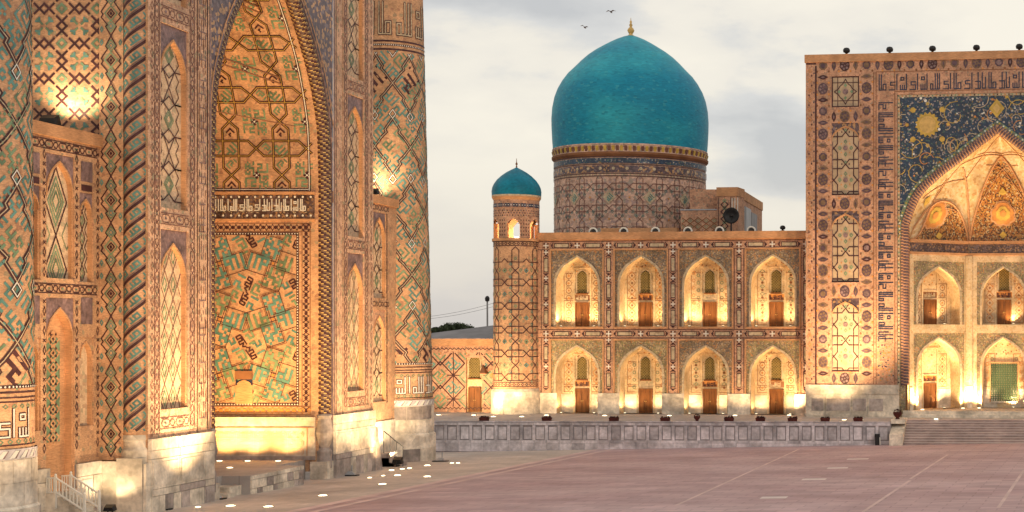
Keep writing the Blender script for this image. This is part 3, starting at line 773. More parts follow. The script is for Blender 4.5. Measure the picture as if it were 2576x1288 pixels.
# inscription frieze
m = MB(); m.fbox(NW, -50, -38.8, 14.95, 16.35, 0, .05, 'mosaic_dark'); m.fbox(NW, -50, -38.75, 16.36, 16.52, 0, .14, 'brick_plain'); m.fbox(NW, -50, -38.75, 14.80, 14.93, 0, .08, 'brick_plain')
ff = m.build('inscription_frieze', ub)
p = Pat(shifted(NW, .05))
for k in range(24):
    for z in (15.12, 16.22): p.ngon((-39.0-.47*k, z), .07, 6, 'white')
kufic_band(p, (-49.5, 15.42), (1, 0), (0, 1), 10.4, .66, .055, 'white', 5, scale=.7)
rng = random.Random(2)
for k in range(150):
    u, z = rng.uniform(-49.5, -39.1), rng.uniform(15.28, 15.62); p.line((u, z), (u+rng.uniform(-.16, .16), z+rng.uniform(-.1, .1)), .04, 'fill_pale')
p.build('white_lettering', ff)
# barrel vault
VP = arch(YC, 6.6, 16.5, 12.7, A_BIG, 8); HALF = VP[len(VP)//2:]          # apex -> north springing
HV = HALF[::-1]; S_ = [0]
for a, b in zip(HV, HV[1:]): S_.append(S_[-1]+hypot(b[0]-a[0], b[1]-a[1]))
SL = S_[-1]
def vault(u, s, n=0):
    s = min(max(s, 0), SL-1e-4); k = max(i for i in range(len(S_)-1) if S_[i] <= s)
    t = (s-S_[k])/(S_[k+1]-S_[k]); a, b = HV[k], HV[k+1]
    y, z = a[0]+(b[0]-a[0])*t, a[1]+(b[1]-a[1])*t
    l = hypot(b[0]-a[0], b[1]-a[1]); ny, nz = -(b[1]-a[1])/l, (b[0]-a[0])/l
    return (u, y+ny*n, z+nz*n)
m = MB(); m.grid([[(x, u, v) for u, v in VP] for x in (-51, -38.55)], 'brick'); m.build('recess_vault', ub, smooth=True)
p = Pat(vault, step=.3); p.inside = lambda u, s: -50.5 < u < -38.95 and 0.08 < s < SL-.05
LU, LV = 2.97, 3.15
rngv = random.Random(8)
def vfill(p, x, y, i, j):
    st = p.step; p.step = None
    for k in range(4):
        a = k*pi/2+pi/4; word(p, W_MUH[:5] if k % 2 else W_ALI[:5], (x+.58*cos(a), y+.58*sin(a)), .112, k*pi/2, 'green')
    p.dia((x, y), .24, .24, 'dark'); p.ngon((x, y), .07, 4, 'white', 0, 1)
    for s in (-1, 1): p.ngon((x+s*.1, y+.09), .035, 4, 'white', 0, 1); p.ngon((x+s*.1, y-.09), .035, 4, 'white', 0, 1)
    for sx in (.5,):
        word(p, W_ALLAH, (x+LU/2, y+LV/2-.05), .115, pi/4 if i % 2 else -pi/4, 'green')
        word(p, W_MEA[:4], (x+LU*.5, y+LV*.22), .09, pi/4, 'green'); word(p, W_MEA[:4], (x+LU*.22, y+LV*.5), .09, -pi/4, 'green')
        word(p, ["####", "...#", "##.#", "#..#"], (x+LU*.5, y+LV*.80), .10, pi/4, 'dark')
    p.step = st
lattice_star(p, -50, -38.9, 0, SL, LU, LV, .15, 'dark', fill=vfill, core='ochre', c0=(-42.2, 4.15))
p.path([(-39.1, .1), (-39.1, SL)], .16, 'dark'); p.path([(-39.1, .1), (-39.1, SL)], .05, 'white', False, 1)
p.path([(-50, .16), (-39.1, .16)], .16, 'dark'); p.path([(-50, .16), (-39.1, .16)], .05, 'white', False, 1)
p.build('vault_strapwork', ub)
# rope moulding round the opening
RO = arch(YC, 6.97, 16.5, 12.92, A_BIG, 10)
PTH = [(-38.42, RO[0][0], 3.4+i*(13.1/60)) for i in range(60)]+[(-38.42, u, v) for u, v in RO]+[(-38.42, RO[-1][0], 16.5-i*(13.1/60)) for i in range(1, 61)]
cum = [0]
for a, b in zip(PTH, PTH[1:]): cum.append(cum[-1]+sqrt(sum((a[k]-b[k])**2 for k in range(3))))
tot = cum[-1]; FINE = []; j = 0
for i in range(1100):
    d = tot*i/1099
    while j < len(cum)-2 and cum[j+1] < d: j += 1
    t = (d-cum[j])/(cum[j+1]-cum[j]); FINE.append(tuple(PTH[j][k]+(PTH[j+1][k]-PTH[j][k])*t for k in range(3)))
def hel(i, j, n=16): return (i/5.6+5*j/n)
def rmat(i, j):
    f = hel(i, j) % 1
    return 'dark' if f < .46 else ('gold' if f < .60 else 'bronze')
m = MB(); tube_path(m, FINE, .42, rmat, 16, rfn=lambda i, j: .40+.014*cos(2*pi*(hel(i, j)-.53))); m.build('rope_moulding', ub, smooth=True)
m = MB(); arch_reveal(m, UF, AO, 3.0, -.02, -.6, 'purple', sill=False); m.build('opening_edge', ub)
for s in (-1, 1):
    m = MB(); y = YC+s*6.97
    m.revolve(-38.42, y, [(.36, 3.45), (.46, 3.3), (.40, 3.1), (.46, 2.7), (.52, 2.3), (.42, 1.7), (.30, 1.4), (.46, 1.2), (.46, FZ-.5)], 'marble_dark', 16); m.box(-39.0, -37.98, y-.55, y+.5, ZG, FZ-.1, 'marble'); m.build('rope_base', ub, smooth=False)
# tie rods across the mouth of the recess
for z in (22.6, 22.95, 26.2, 26.5):
    hwz = 6.9 if z < 24 else 3.9
    m = MB(); m.tube((-40.3, YC-hwz, z), (-40.3, YC+hwz, z+.15), .05, 'brick_dark'); m.build('tie_rod', ub)
for (y0, z0), (y1, z1) in (((77.4, 20.6), (88.9, 20.2)),):
    m = MB(); m.tube((-44.5, y0, z0), (-39.3, y1, z1), .035, 'brick_dark'); m.build('tie_rod', ub)
# little hooded niche in the wall
hx, hz = -42.96, 5.2
m = MB(); m.fbox(NW, hx-.5, hx+.5, 4.0, 5.1, 0, .04, 'brick_plain'); m.fbox(NW, hx-.5, hx+.5, 5.1, 5.45, 0, .03, 'navy'); m.fbox(NW, hx-.5, hx+.5, 5.45, 5.95, 0, .12, 'brick_dark')
PA = arch(hx, .42, 5.1, .32); m.face([NW(u, v, .045) for u, v in PA], 'brick_plain'); m.build('hooded_hatch', ub)

# ---- wings
def wing(X, u0, u1, uc, groups, name, full=True):
    fr = Frame((X, 0, 0), (0, 1, 0), (1, 0, 0))
    wg = empty('madrasah_wing', (X, uc, -.4), name, 'building')
    holes = []; cells = []
    for c, hw, a, b, t, spm in groups: holes.append((c-hw-.12, c+hw+.12, a, t, .06)); cells.append((c, hw, a, b, t, spm))
    m = MB(); holed(m, fr, u0, u1, 2.3, 17.2, holes, 0, 'brick')
    m.face([fr(u0, 17.2, 0), fr(u1, 17.2, 0), fr(u1, 17.2, -8), fr(u0, 17.2, -8)], 'brick_plain')
    m.fbox(fr, u0, u1, 16.75, 17.3, 0, .14, 'brick_plain'); m.build('wing_wall', wg)
    return fr, wg
sg_ = [(67.4, .93, 10.6, 15.7, 16.05, 'purple'), (69.38, .42, 10.5, 14.2, 14.55, 'purple'), (65.42, .42, 10.5, 14.2, 14.55, 'purple'),
       (67.4, .93, .3, 9.25, 9.75, 'purple'), (69.38, .42, 4.0, 7.75, 8.0, 'brick'), (65.42, .42, 4.0, 7.75, 8.0, 'brick'),]
WSX = -40.12
WF, wgs = wing(WSX, 62, YS, 67.4, sg_, 'brick wing with arched niches between the leftmost minaret and the spiral corner column')
for k, (c, hw, a, b, t, spm) in enumerate(sg_):
    deep = .36 if k == 3 else .22
    no, P = niche(wgs, WF, c, hw, a, b, t, .06, deep, 1.5 if hw > .6 else .7, spm, 'niche_cream' if k != 3 else 'brick_plain')
    p = Pat(shifted(WF, -deep), inside=in_arch(P, a))
    if k == 0:
        for q in (0, 1):
            v = 14.0-q*3.0; p.diao((c, v), .8, 1.5, .08, 'dark')
            for r in (.3, .52, .72): p.diao((c, v), .8*r, 1.5*r, .075, 'green')
        for v in (12.5, 15.5, 9.5): 
            for s in (-1, 1): p.diao((c+s*.8, v), .35, .6, .05, 'green')
    elif k in (1, 2, 4, 5):
        if k < 3:
            v = a+.4
            while v < b: p.diao((c, v), .22, .4, .055, 'dark'); p.diao((c, v), .1, .2, .045, 'green'); p.diao((c-.4, v+.4), .2, .35, .05, 'dark'); p.diao((c+.4, v+.4), .2, .35, .05, 'dark'); v += .8
    else:
        p.quad([(c-.52, 3.4), (c+.52, 3.4), (c+.52, 8.0), (c-.52, 8.0)], 'green')
        v = 3.6
        while v < 8.0:
            p.diao((c, v), .46, .34, .10, 'brick_plain', 1); p.diao((c, v), .16, .15, .08, 'brick_plain', 1); p.dia((c, v), .07, .07, 'dark', 1)
            for s in (-1, 1): p.dia((c+s*.2, v+.2), .08, .08, 'dark', 2); p.dia((c+s*.2, v-.14), .08, .08, 'dark', 2)
            v += .62
    p.build('tile_pattern', no)
p = Pat(WF)
for z in (16.42, 10.15):
    for q in (-.2, .2): p.line((64, z+q), (70.2, z+q), .04, 'dark')
    chain(p, (64.2, z), (70.2, z), .28, 'dark', 1.0, .05, 'green')
for u in (66.2, 68.6, 70.25, 64.6):
    v = 3.2
    while v < 16.1:
        if not (9.8 < v < 10.5): p.diao((u, v), .09, .2, .045, 'dark'); p.line((u-.1, v+.36), (u+.1, v+.5), .05, 'dark'); p.line((u+.1, v+.36), (u-.1, v+.5), .05, 'dark')
        v += .85
for c in (69.38, 65.42):
    for a, b in ((15.05, 15.95), (8.6, 9.8)): p.quad([(c-.45, a), (c+.45, a), (c+.45, b), (c-.45, b)], 'purple')
    p.quad([(c-.42, 14.62), (c+.42, 14.62), (c+.42, 14.9), (c-.42, 14.9)], 'dark')
p.build('glazed_border', wgs)
c = MB(); c.fbox(WF, 62, 66.3, ZG, 2.33, -.9, .10, 'marble_joint'); c.fbox(WF, 68.5, YS-.3, ZG, 2.33, -.9, .10, 'marble_joint'); pl = c.build('wing_plinth', wgs)
for u0, u1, sd_ in ((63, 66.35, 3), (68.42, YS-.31, 4)):
    blocks(pl, WF, u0, u1, [(1.75, 2.35, 1.5, 2.6, ['marble']), (.55, 1.75, 1.0, 1.4, ['marble']), (.25, .55, 1.4, 2.2, ['marble']), (-.4, .25, .8, 1.3, ['marble', 'marble_dark'])], .1, .18, sd_)
# north wing
WNX = -39.4
ng_ = [(101.9, .95, 10.5, 15.8, 16.2, 'purple'), (101.9, .95, 3.6, 9.3, 9.7, 'brick_pink')]
NF, wgn = wing(WNX, YN, 106, 101.9, ng_, 'narrow brick wing glowing between the great portal and the minaret beside the sky')
for k, (c, hw, a, b, t, spm) in enumerate(ng_):
    no, P = niche(wgn, NF, c, hw, a, b, t, .06, .22, 1.6, spm, 'niche_cream')
    p = Pat(shifted(NF, -.22), inside=in_arch(P, a)); star_panel(p, c, hw, a, b, 1.5); p.build('tile_pattern', no)
p = Pat(NF); 
for z in (16.5, 10.1): chain(p, (100.6, z), (103.5, z), .28, 'dark', .9, .05)
for u in (103.1, 100.6): chain(p, (u, 3.4), (u, 16.2), .2, 'dark', 1.0, .05)
p.build('glazed_border', wgn)
c = MB(); c.fbox(NF, YN-.4, 106, ZG, 2.3, -.5, .06, 'marble'); c.build('wing_plinth', wgn)
# stepped foot of the north pier
m = MB()
m.hexa([(-38.9, 97.0, ZG), (-37.75, 97.0, ZG), (-37.75, 98.3, ZG), (-38.9, 98.3, ZG), (-38.9, 97.0, 2.2), (-37.8, 97.0, 2.2), (-37.8, 97.4, 2.2), (-38.9, 97.4, 2.2)], 'marble_dark'); m.build('pier_foot', ub)

# ---- minarets
def minaret(cx, cy, label, lean=0.0, top=34, seed=1, zbase=-.9, extra=None):
    mn = empty('minaret', (cx, cy, zbase), label, 'minaret', 'minarets at the corners of the left madrasah')
    R = lambda z: 2.68-.0232*max(0, z-3.4)
    lx = lambda z: cx+lean*max(0, z-3)
    m = MB(); n = 64
    zs = [3.55+i*(top-3.55)/30 for i in range(31)]
    m.grid([[(lx(z)+R(z)*sin(2*pi*j/n), cy-R(z)*cos(2*pi*j/n), z) for j in range(n)] for z in zs], 'brick', closed=True); m.build('shaft', mn, smooth=True)
    m = MB(); m.revolve(cx, cy, [(2.86, zbase-.8), (2.86, 1.15), (2.76, 1.25), (2.74, 3.15)], 'marble', 48); ba = m.build('marble_base', mn, smooth=False)
    m = MB(); m.revolve(cx, cy, [(2.76, 3.15), (2.76, 3.56)], 'marble_blue', 48, ); m.build('zigzag_band', mn)
    R0 = 2.55
    cm = lambda u, v, n=0: (lx(v)+(R(v)+n)*sin(u/R0), cy-(R(v)+n)*cos(u/R0), v)
    p = Pat(lambda u, v, n=0: (cx+(2.76+n)*sin(u/R0), cy-(2.76+n)*cos(u/R0), v))
    k = 0; u = -pi*R0*.6
    while u < pi*R0*.62:
        p.poly([(u, 3.2), (u+.28, 3.5), (u+.46, 3.5), (u+.24, 3.2)], 'white'); p.poly([(u+.24, 3.2), (u+.46, 3.5), (u+.5, 3.5), (u+.32, 3.2)], 'purple'); u += .5
    p.build('zigzag_tiles', mn)
    # masonry joints of the base as separate slabs
    rng = random.Random(seed)
    for z0, z1, rr in ((zbase-.3, .2, 2.885), (.2, 1.13, 2.885), (1.28, 2.2, 2.775), (2.2, 3.12, 2.768)):
        a = -2.0+rng.uniform(0, .3)
        while a < 2.0:
            da_ = rng.uniform(.28, .5); b = MB(); k = 4
            b.grid([[(cx+rr*sin(a+(da_-.008)*i/k), cy-rr*cos(a+(da_-.008)*i/k), z) for i in range(k+1)] for z in (z0+.012, z1-.012)], rng.choice(['marble', 'marble', 'marble', 'marble_dark']))
            b.build('base_slab', ba); a += da_
    # shaft ornament
    a0, a1 = -2.0*R0, 2.0*R0
    zb, zt = 6.05, 27.6
    p = Pat(cm, step=None); 
    CW = radians(30)*R0; VPD = 8.75; HH = 1.95
    tips = []; marks = []
    for c in range(-4, 5):
        for k in range(-1, 5):
            v = 12.2+k*VPD+(c % 2)*VPD/2
            tips.append((c*CW+.95, v))
    # fill words first
    mk = [(CW*2+.95, 7.0), (.95-CW*0, 7.0), (CW*-2+.95, 7.0), (CW+.95, 25.6), (CW*-1+.95, 25.6), (CW*3+.95, 25.6)]
    p.inside = lambda u, v: zb+.1 < v < zt-.1
    kufic_fill(p, a0, a1, zb, zt, .148, ['teal', 'teal', 'green'], seed, pi/4, skip=lambda u, v: any(abs(u-x)+abs(v-z) < 1.0 for x, z in mk))
    for x, z in mk: word(p, W_ALLAH, (x, z), .22, pi/4, 'dark')
    p.step = .35
    for x, v in tips:
        for su in (-1, 1):
            for sv in (-1, 1):
                Q = [(x, v+sv*HH), (x+su*CW*.42, v+sv*HH*.60), (x+su*CW*.34, v+sv*HH*.50), (x+su*CW*.56, v+sv*HH*.36), (x+su*CW, v)]
                p.strap(Q, .21, 'dark', 'fill_pale')
        for sv in (-1, 1): p.diao((x, v+sv*(HH+.30)), .24, .30, .14, 'dark'); p.diao((x, v+sv*(HH+.30)), .24, .30, .05, 'white', 1)
    p.inside = None; p.step = .3
    for v in (zb, zb-.22, zt+.05, zt+.35, zt+.62): p.line((a0, v), (a1, v), .12 if v > zb-.1 else .07, 'dark')
    p.step = None; u = a0
    while u < a1: 
        for v in (zb, zt+.35): p.dia((u, v), .05, .05, 'white', 2)
        u += .17
    # lettering bands
    p.step = .25
    kufic_band(p, (a0, 28.7), (1, 0), (0, 1), a1-a0, 2.2, .20, 'dark', seed+2, core='fill_pale', scale=.7)
    kufic_band(p, (a0, 4.05), (1, 0), (0, 1), a1-a0, 1.1, .15, 'dark', seed+3, core='white', scale=.9)
    p.step = .3
    for v in (3.72, 5.45, 5.62): p.line((a0, v), (a1, v), .06, 'dark')
    p.step = None; u = a0
    while u < a1: p.diao((u, 3.85), .1, .09, .04, 'green'); p.diao((u+.2, 5.26), .1, .08, .04, 'green'); u += .4
    p.build('glazed_tilework', mn)
    return mn
minaret(-40.95, 61.8, 'tall tiled minaret cut by the left edge of the photo', lean=.018, seed=3, zbase=-.4)
minaret(-40.5, 107.0, 'tall tiled minaret just left of the open sky, right of the great arch', seed=6, zbase=-.75)

# ================================================================== REAR MADRASAH (faces the camera)
TH = math.atan(.12); cT, sT = cos(TH), sin(TH)
TU, TN = (cT, -sT, 0), (-sT, -cT, 0)
TO = (-36.05, 127.4, 0)
TF = Frame(TO, TU, TN)
def tk(x, y, n=0):
    """(u, z) on the plane n metres in front of the rear facade under photo pixel (x, y)"""
    k = (x-CX)/F; o = (TO[0]+n*TN[0], TO[1]+n*TN[1])
    # o + u*TU = t*(k, 1)
    t = (o[0]*TU[1]-o[1]*TU[0])/(k*TU[1]-TU[0]); u = (t*k-o[0])/TU[0] if abs(TU[0]) > .1 else 0
    return u, CAMZ+(CY-y)*t/F
def tu(x, n=0): return tk(x, 0, n)[0]
PZ = 1.48                       # terrace level
# ---------------- two-storey gallery
gal = empty('arcaded_gallery', TF(tu(1690), PZ), 'two storey arcaded brick gallery with eight glowing niches below the big dome', 'building')
GU0, GU1 = tu(1352), tu(2027)+.6
bays = [tu(x) for x in (1451, 1612, 1775, 1944)]
RH, AHW = 2.22, 1.82
ROWS = [(8.68, 14.47, 15.02), (PZ, 7.05, 7.55)]
holes = [(c-RH, c+RH, a, t, .05) for c in bays for a, b, t in ROWS]
m = MB(); holed(m, TF, GU0, GU1, .5, 16.5, holes, 0, 'brick_pink')
m.face([TF(GU0, 16.5, 0), TF(GU1, 16.5, 0), TF(GU1, 16.5, -8), TF(GU0, 16.5, -8)], 'roof_metal')
m.build('gallery_wall', gal)
m = MB(); m.fbox(TF, GU0-.05, GU1, 15.9, 16.5, 0, .18, 'brick_plain'); m.fbox(TF, GU0-.05, GU1, 15.82, 15.9, 0, .08, 'brick_plain'); m.build('cornice', gal)
def door_mesh(w, h):
    m = MB(); fr = Frame((0, 0, 0), (1, 0, 0), (0, -1, 0))
    m.fbox(fr, -w/2-.09, -w/2, 0, h+.09, -.05, .09, 'wood'); m.fbox(fr, w/2, w/2+.09, 0, h+.09, -.05, .09, 'wood'); m.fbox(fr, -w/2, w/2, h, h+.09, -.05, .09, 'wood')
    for s in (-1, 1):
        a, b = (-w/2, -.01) if s < 0 else (.01, w/2)
        m.fbox(fr, a, b, 0, h, 0, .04, 'wood')
        for z0, z1 in ((.12, h*.42), (h*.48, h*.9)): m.fbox(fr, a+.07, b-.07, z0, z1, .04, .06, 'wood')
    m.tube(fr(-.06, h*.5, .07), fr(-.06, h*.5, .12), .035, 'gold'); m.tube(fr(.06, h*.5, .07), fr(.06, h*.5, .12), .035, 'gold')
    return m
def lattice_mesh(w, h, rise):
    m = MB(); fr = Frame((0, 0, 0), (1, 0, 0), (0, -1, 0)); P = arch(0, w/2, h-rise, rise)
    m.face([fr(-w/2, 0, -.05), fr(w/2, 0, -.05)]+[fr(u, v, -.05) for u, v in P[::-1]], 'pane')
    ins = in_arch(P, 0); q = Pat(fr, base=0, inside=ins); q.m = m; st = .22
    k = -8
    while k*st < w+h:
        q.line((-w/2, k*st), (w/2, k*st+w*1.0), .085, 'lattice'); q.line((-w/2, k*st), (w/2, k*st-w*1.0), .085, 'lattice'); k += 1
    q.inside = None; q.path([(-w/2-.04, 0)]+[(u*1.08, v+.04) for u, v in P]+[(w/2+.04, 0)], .075, 'fill_pale', False, 3)
    m.fbox(fr, -w/2-.05, w/2+.05, -.12, 0, -.05, .12, 'wood')
    return m
rotT = -TH
def place(mb, name, fr, u, v, n, parent):
    src = getattr(mb, 'src', None)
    if src is None: new = mb.src = mb.build(name, None, at=(0, 0, 0))
    else: new = src.copy(); link(new)
    new.parent = parent; b = wloc(parent); w_ = fr(u, v, n)
    new.location = tuple(w_[k]-b[k] for k in range(3))
    new.rotation_euler = (0, 0, atan2(fr.u[1], fr.u[0])); return new
DOOR = door_mesh(.98, 1.95); LATT = lattice_mesh(.86, 1.9, .55)
DEP = 1.3
def back_wall_pattern(p, c, z0, z1, P, seed, zd):
    rng = random.Random(seed); k = seed % 4
    for s in (-1, 1):
        for v0, v1 in ((z0+.15, zd), (zd+.15, z1-1.3)):
            p.path([(c+s*.78, v0), (c+s*1.6, v0), (c+s*1.6, v1), (c+s*.78, v1)], .045, 'brick_dark', True)
        v = z0+.55
        while v < z1-1.2:
            if k == 0: p.ring((c+s*1.2, v), .24, 8, .05, 'brick_dark'); p.ngon((c+s*1.2, v), .09, 6, 'orange')
            elif k == 1: p.diao((c+s*1.2, v), .3, .34, .05, 'orange'); p.dia((c+s*1.2, v), .1, .12, 'brick_dark')
            elif k == 2: p.ring((c+s*1.0, v), .13, 6, .045, 'green'); p.ring((c+s*1.4, v+.2), .13, 6, .045, 'orange')
            else: p.ngon((c+s*1.2, v), .12, 6, 'brick_dark'); p.diao((c+s*1.2, v+.3), .2, .14, .045, 'green')
            v += .62
            if rng.random() < .5: p.dia((c+s*rng.uniform(.9, 1.5), v-.3), .06, .06, 'brick_dark')
    for r in range(14):
        u, v = c+rng.uniform(-1.0, 1.0), rng.uniform(z1-1.5, z1-.4); p.ngon((u, v), .07, 5, rng.choice(['orange', 'brick_dark']))
def gallery_niche(parent, fr, c, a, b, t, spm, seed, lower, rh=RH, ahw=AHW, dep=DEP, nm='niche', door=True, lat=True, backm='plaster_pattern'):
    rise = 2.5 if ahw > 1.5 else ahw*1.4
    P = arch(c, ahw, b-rise, rise, A_SM, 4)
    m = MB(); arch_plate(m, fr, c-rh, c+rh, b-rise, t, P, -.05, spm)
    for q, r in ((c-rh, c-ahw), (c+ahw, c+rh)): m.face([fr(q, a, -.05), fr(r, a, -.05), fr(r, b-rise, -.05), fr(q, b-rise, -.05)], spm)
    arch_reveal(m, fr, P, a, -.05, -dep, 'plaster_pattern')
    m.face([fr(c-ahw, a, -dep), fr(c+ahw, a, -dep)]+[fr(u, v, -dep) for u, v in P[::-1]], backm)
    # plain rim moulding of the arch
    PP = [(P[0][0], a)]+P+[(P[-1][0], a)]
    for q, r in zip(PP, PP[1:]):
        e = lambda w_: (c+(w_[0]-c)*1.10, w_[1]+(.15 if abs(w_[0]-c) < ahw*.98 else 0))
        q2, r2 = e(q), e(r)
        m.hexa([fr(q[0], q[1], .0), fr(r[0], r[1], .0), fr(r[0], r[1], -.06), fr(q[0], q[1], -.06), fr(q2[0], q2[1], .0), fr(r2[0], r2[1], .0), fr(r2[0], r2[1], -.06), fr(q2[0], q2[1], -.06)], 'fill_pale')
    # central frame on the back wall
    if door:
        zd = a+1.95
        for s in (-1, 1): m.fbox(fr, c+s*.72-.07, c+s*.72+.07, a, a+4.95, -dep, -dep+.07, 'plaster_pattern')
        m.fbox(fr, c-.65, c+.65, a+4.82, a+4.95, -dep, -dep+.07, 'plaster_pattern'); m.fbox(fr, c-.65, c+.65, a+2.04, a+2.2, -dep, -dep+.06, 'plaster_pattern'); m.fbox(fr, c-.65, c+.65, a+2.68, a+2.8, -dep, -dep+.06, 'plaster_pattern')
        m.fbox(fr, c-.65, c+.65, a+2.2, a+2.68, -dep, -dep+.02, ['brick_dark', 'orange', 'fill_pale', 'orange'][seed % 4])
    if lower:
        for s in (-1, 1): m.fbox(fr, min(c+s*.6, c+s*ahw), max(c+s*.6, c+s*ahw), a, a+1.55, -dep, -dep+.05, 'marble')
    no = m.build(nm, parent)
    p = Pat(shifted(fr, -dep), inside=in_arch(P, a)); z0 = a+1.6 if lower else a
    back_wall_pattern(p, c, z0, b, P, seed, a+2.2); 
    if door: kufic_band(p, (c-.6, a+2.27), (1, 0), (0, 1), 1.25, .32, .05, 'dark' if seed % 2 else 'fill_pale', seed, layer=2)
    p.build('wall_pattern', no)
    if door: place(DOOR, 'door', fr, c, a+.02, -dep+.05, no)
    if lat: place(LATT, 'lattice_window', fr, c, a+2.82, -dep+.09, no)
    return no
for k, c in enumerate(bays):
    gallery_niche(gal, TF, c, *ROWS[0], 'mosaic_mixed', k, False)
    gallery_niche(gal, TF, c, *ROWS[1], 'mosaic_green' if k != 2 else 'mosaic_mixed', k+1, True)
# bands of cartouches and crosses
def cross(p, c, s):
    p.path([(c[0]-s, c[1]), (c[0]+s, c[1])], s*.42, 'white', False, 1); p.path([(c[0], c[1]-s), (c[0], c[1]+s)], s*.42, 'white', False, 1)
    for k in range(4):
        a = pi/4+k*pi/2; p.dia((c[0]+1.15*s*cos(a), c[1]+1.15*s*sin(a)), s*.4, s*.4, 'dark')
def cart(p, c, L_, W_, vert):
    X = lambda a, b: (c[0]+(b if vert else a), c[1]+(a if vert else b))
    p.quad([X(-L_, -W_), X(L_, -W_), X(L_, W_), X(-L_, W_)], 'fill_pale')
    p.path([X(-L_, -W_), X(L_, -W_), X(L_, W_), X(-L_, W_)], .06, 'dark', True, 1)
    for s in (-1, 1):
        p.path([X(s*(L_+.10), -W_*1.2), X(s*(L_+.30), 0), X(s*(L_+.10), W_*1.2)], .07, 'dark', False, 1); p.dia(X(s*(L_+.2), 0), .09, .09, 'dark', 1)
p = Pat(TF)
edges = [GU0+.75]+[(a+b)/2 for a, b in zip(bays, bays[1:])]+[bays[-1]+2.75]
for z in (15.42, 8.1):
    for e1, e2 in zip(edges, edges[1:]):
        mid = (e1+e2)/2; cross(p, (mid, z), .2); cross(p, (e1, z), .2)
        for q in ((e1+mid)/2, (mid+e2)/2): cart(p, (q, z), .62, .17, False)
    cross(p, (edges[-1], z), .2)
    for q in (-.34, .34): p.line((GU0, z+q), (GU1, z+q), .05, 'dark')
for e1 in edges:
    for z0, z1 in ((8.5, 15.0), (3.3, 7.7)):
        n = 3 if z1-z0 > 5 else 2; h = (z1-z0)/n
        for k in range(n):
            cart(p, (e1, z0+h*(k+.45)), .56, .17, True); cross(p, (e1, z0+h*(k+1)-.12), .17)
    for q in (-.40, .40):
        for a, b in ((3.2, 7.7), (8.5, 15.05)): p.line((e1+q, a), (e1+q, b), .05, 'dark')
p.build('cartouche_band', gal)
m = MB()
for c in bays:
    for a, b, t in ROWS:
        for s in (-1, 1): m.fbox(TF, min(c+s*RH, c+s*(RH+.12)), max(c+s*RH, c+s*(RH+.12)), a if a > 5 else 3.2, t+.12, 0, .06, 'brick_plain')
        m.fbox(TF, c-RH, c+RH, t, t+.12, 0, .06, 'brick_plain')
        if a > 5: m.fbox(TF, c-RH-.1, c+RH+.1, a-.14, a, 0, .10, 'brick_plain')
m.build('niche_surround', gal)
# marble foot of the gallery piers
for k, e1 in enumerate(edges):
    b = MB(); b.fbox(TF, e1-.93, e1+.93, PZ-.3, 3.18, 0, .07, 'marble'); b.fbox(TF, e1-.66, e1+.66, PZ+.35, 2.75, .07, .10, 'marble'); b.build('marble_panel', gal)
# roof parapet behind
m = MB(); m.fbox(TF, tu(1372), tu(1716), 16.5, 16.78, -5.2, -4.6, 'roof_metal'); m.fbox(TF, tu(1440), tu(1640), 16.5, 17.3, -7.2, -6.6, 'brick_plain'); m.build('roof_kerb', gal)

# ---------------- corner turret
TCX, TCY = (1299.5-CX)/F*127.6, 127.6
tt = empty('corner_turret', (TCX, TCY, PZ), 'slim round turret with small turquoise cupola at the left end of the gallery', 'tower')
TR = 1.86
m = MB(); m.revolve(TCX, TCY, [(TR, 3.5), (TR-.02, 15.75)], 'brick', 48); m.build('shaft', tt, smooth=True)
m = MB(); m.revolve(TCX, TCY, [(TR+.16, PZ-.6), (TR+.16, 3.35), (TR+.05, 3.55)], 'marble', 40); tb = m.build('marble_base', tt)
rng = random.Random(9)
for z0, z1 in ((PZ-.1, 2.0), (2.0, 2.65), (2.65, 3.33)):
    a = -1.7+rng.uniform(0, .3)
    while a < 1.7:
        d = rng.uniform(.3, .62); b = MB(); rr = TR+.185
        b.grid([[(TCX+rr*sin(a+(d-.012)*i/4), TCY-rr*cos(a+(d-.012)*i/4), z) for i in range(5)] for z in (z0+.012, z1-.012)], 'marble'); b.build('base_slab', tb); a += d
cm = lambda u, v, n=0: (TCX+(TR+n)*sin(u/TR), TCY-(TR+n)*cos(u/TR), v)
p = Pat(cm, step=.22); p.inside = lambda u, v: 4.15 < v < 15.3
def tfill(p, x, y, i, j):
    st = p.step; p.step = None
    p.diao((x, y), .15, .15, .08, 'teal' if (i+j) % 2 else 'green')
    for s in (-1, 1): p.diao((x+s*.5, y+.05), .12, .14, .05, 'green'); p.diao((x+.5, y+s*.52), .10, .11, .05, 'teal')
    p.diao((x+.89, y+.97), .11, .11, .05, 'green'); p.dia((x, y), .05, .05, 'dark'); p.step = st
lattice_star(p, -3.4, 3.4, 4.1, 15.4, 1.78, 1.95, .07, 'dark', fill=tfill, c0=(-.45, 5.5))
p.inside = None
for v in (4.1, 3.75, 15.35, 15.7): p.line((-3.6, v), (3.6, v), .06, 'dark')
p.step = None
for k in range(-10, 11): p.diao((k*.34, 3.92), .12, .1, .045, 'dark'); p.diao((k*.34, 15.52), .12, .1, .05, 'dark')
p.build('strapwork', tt)
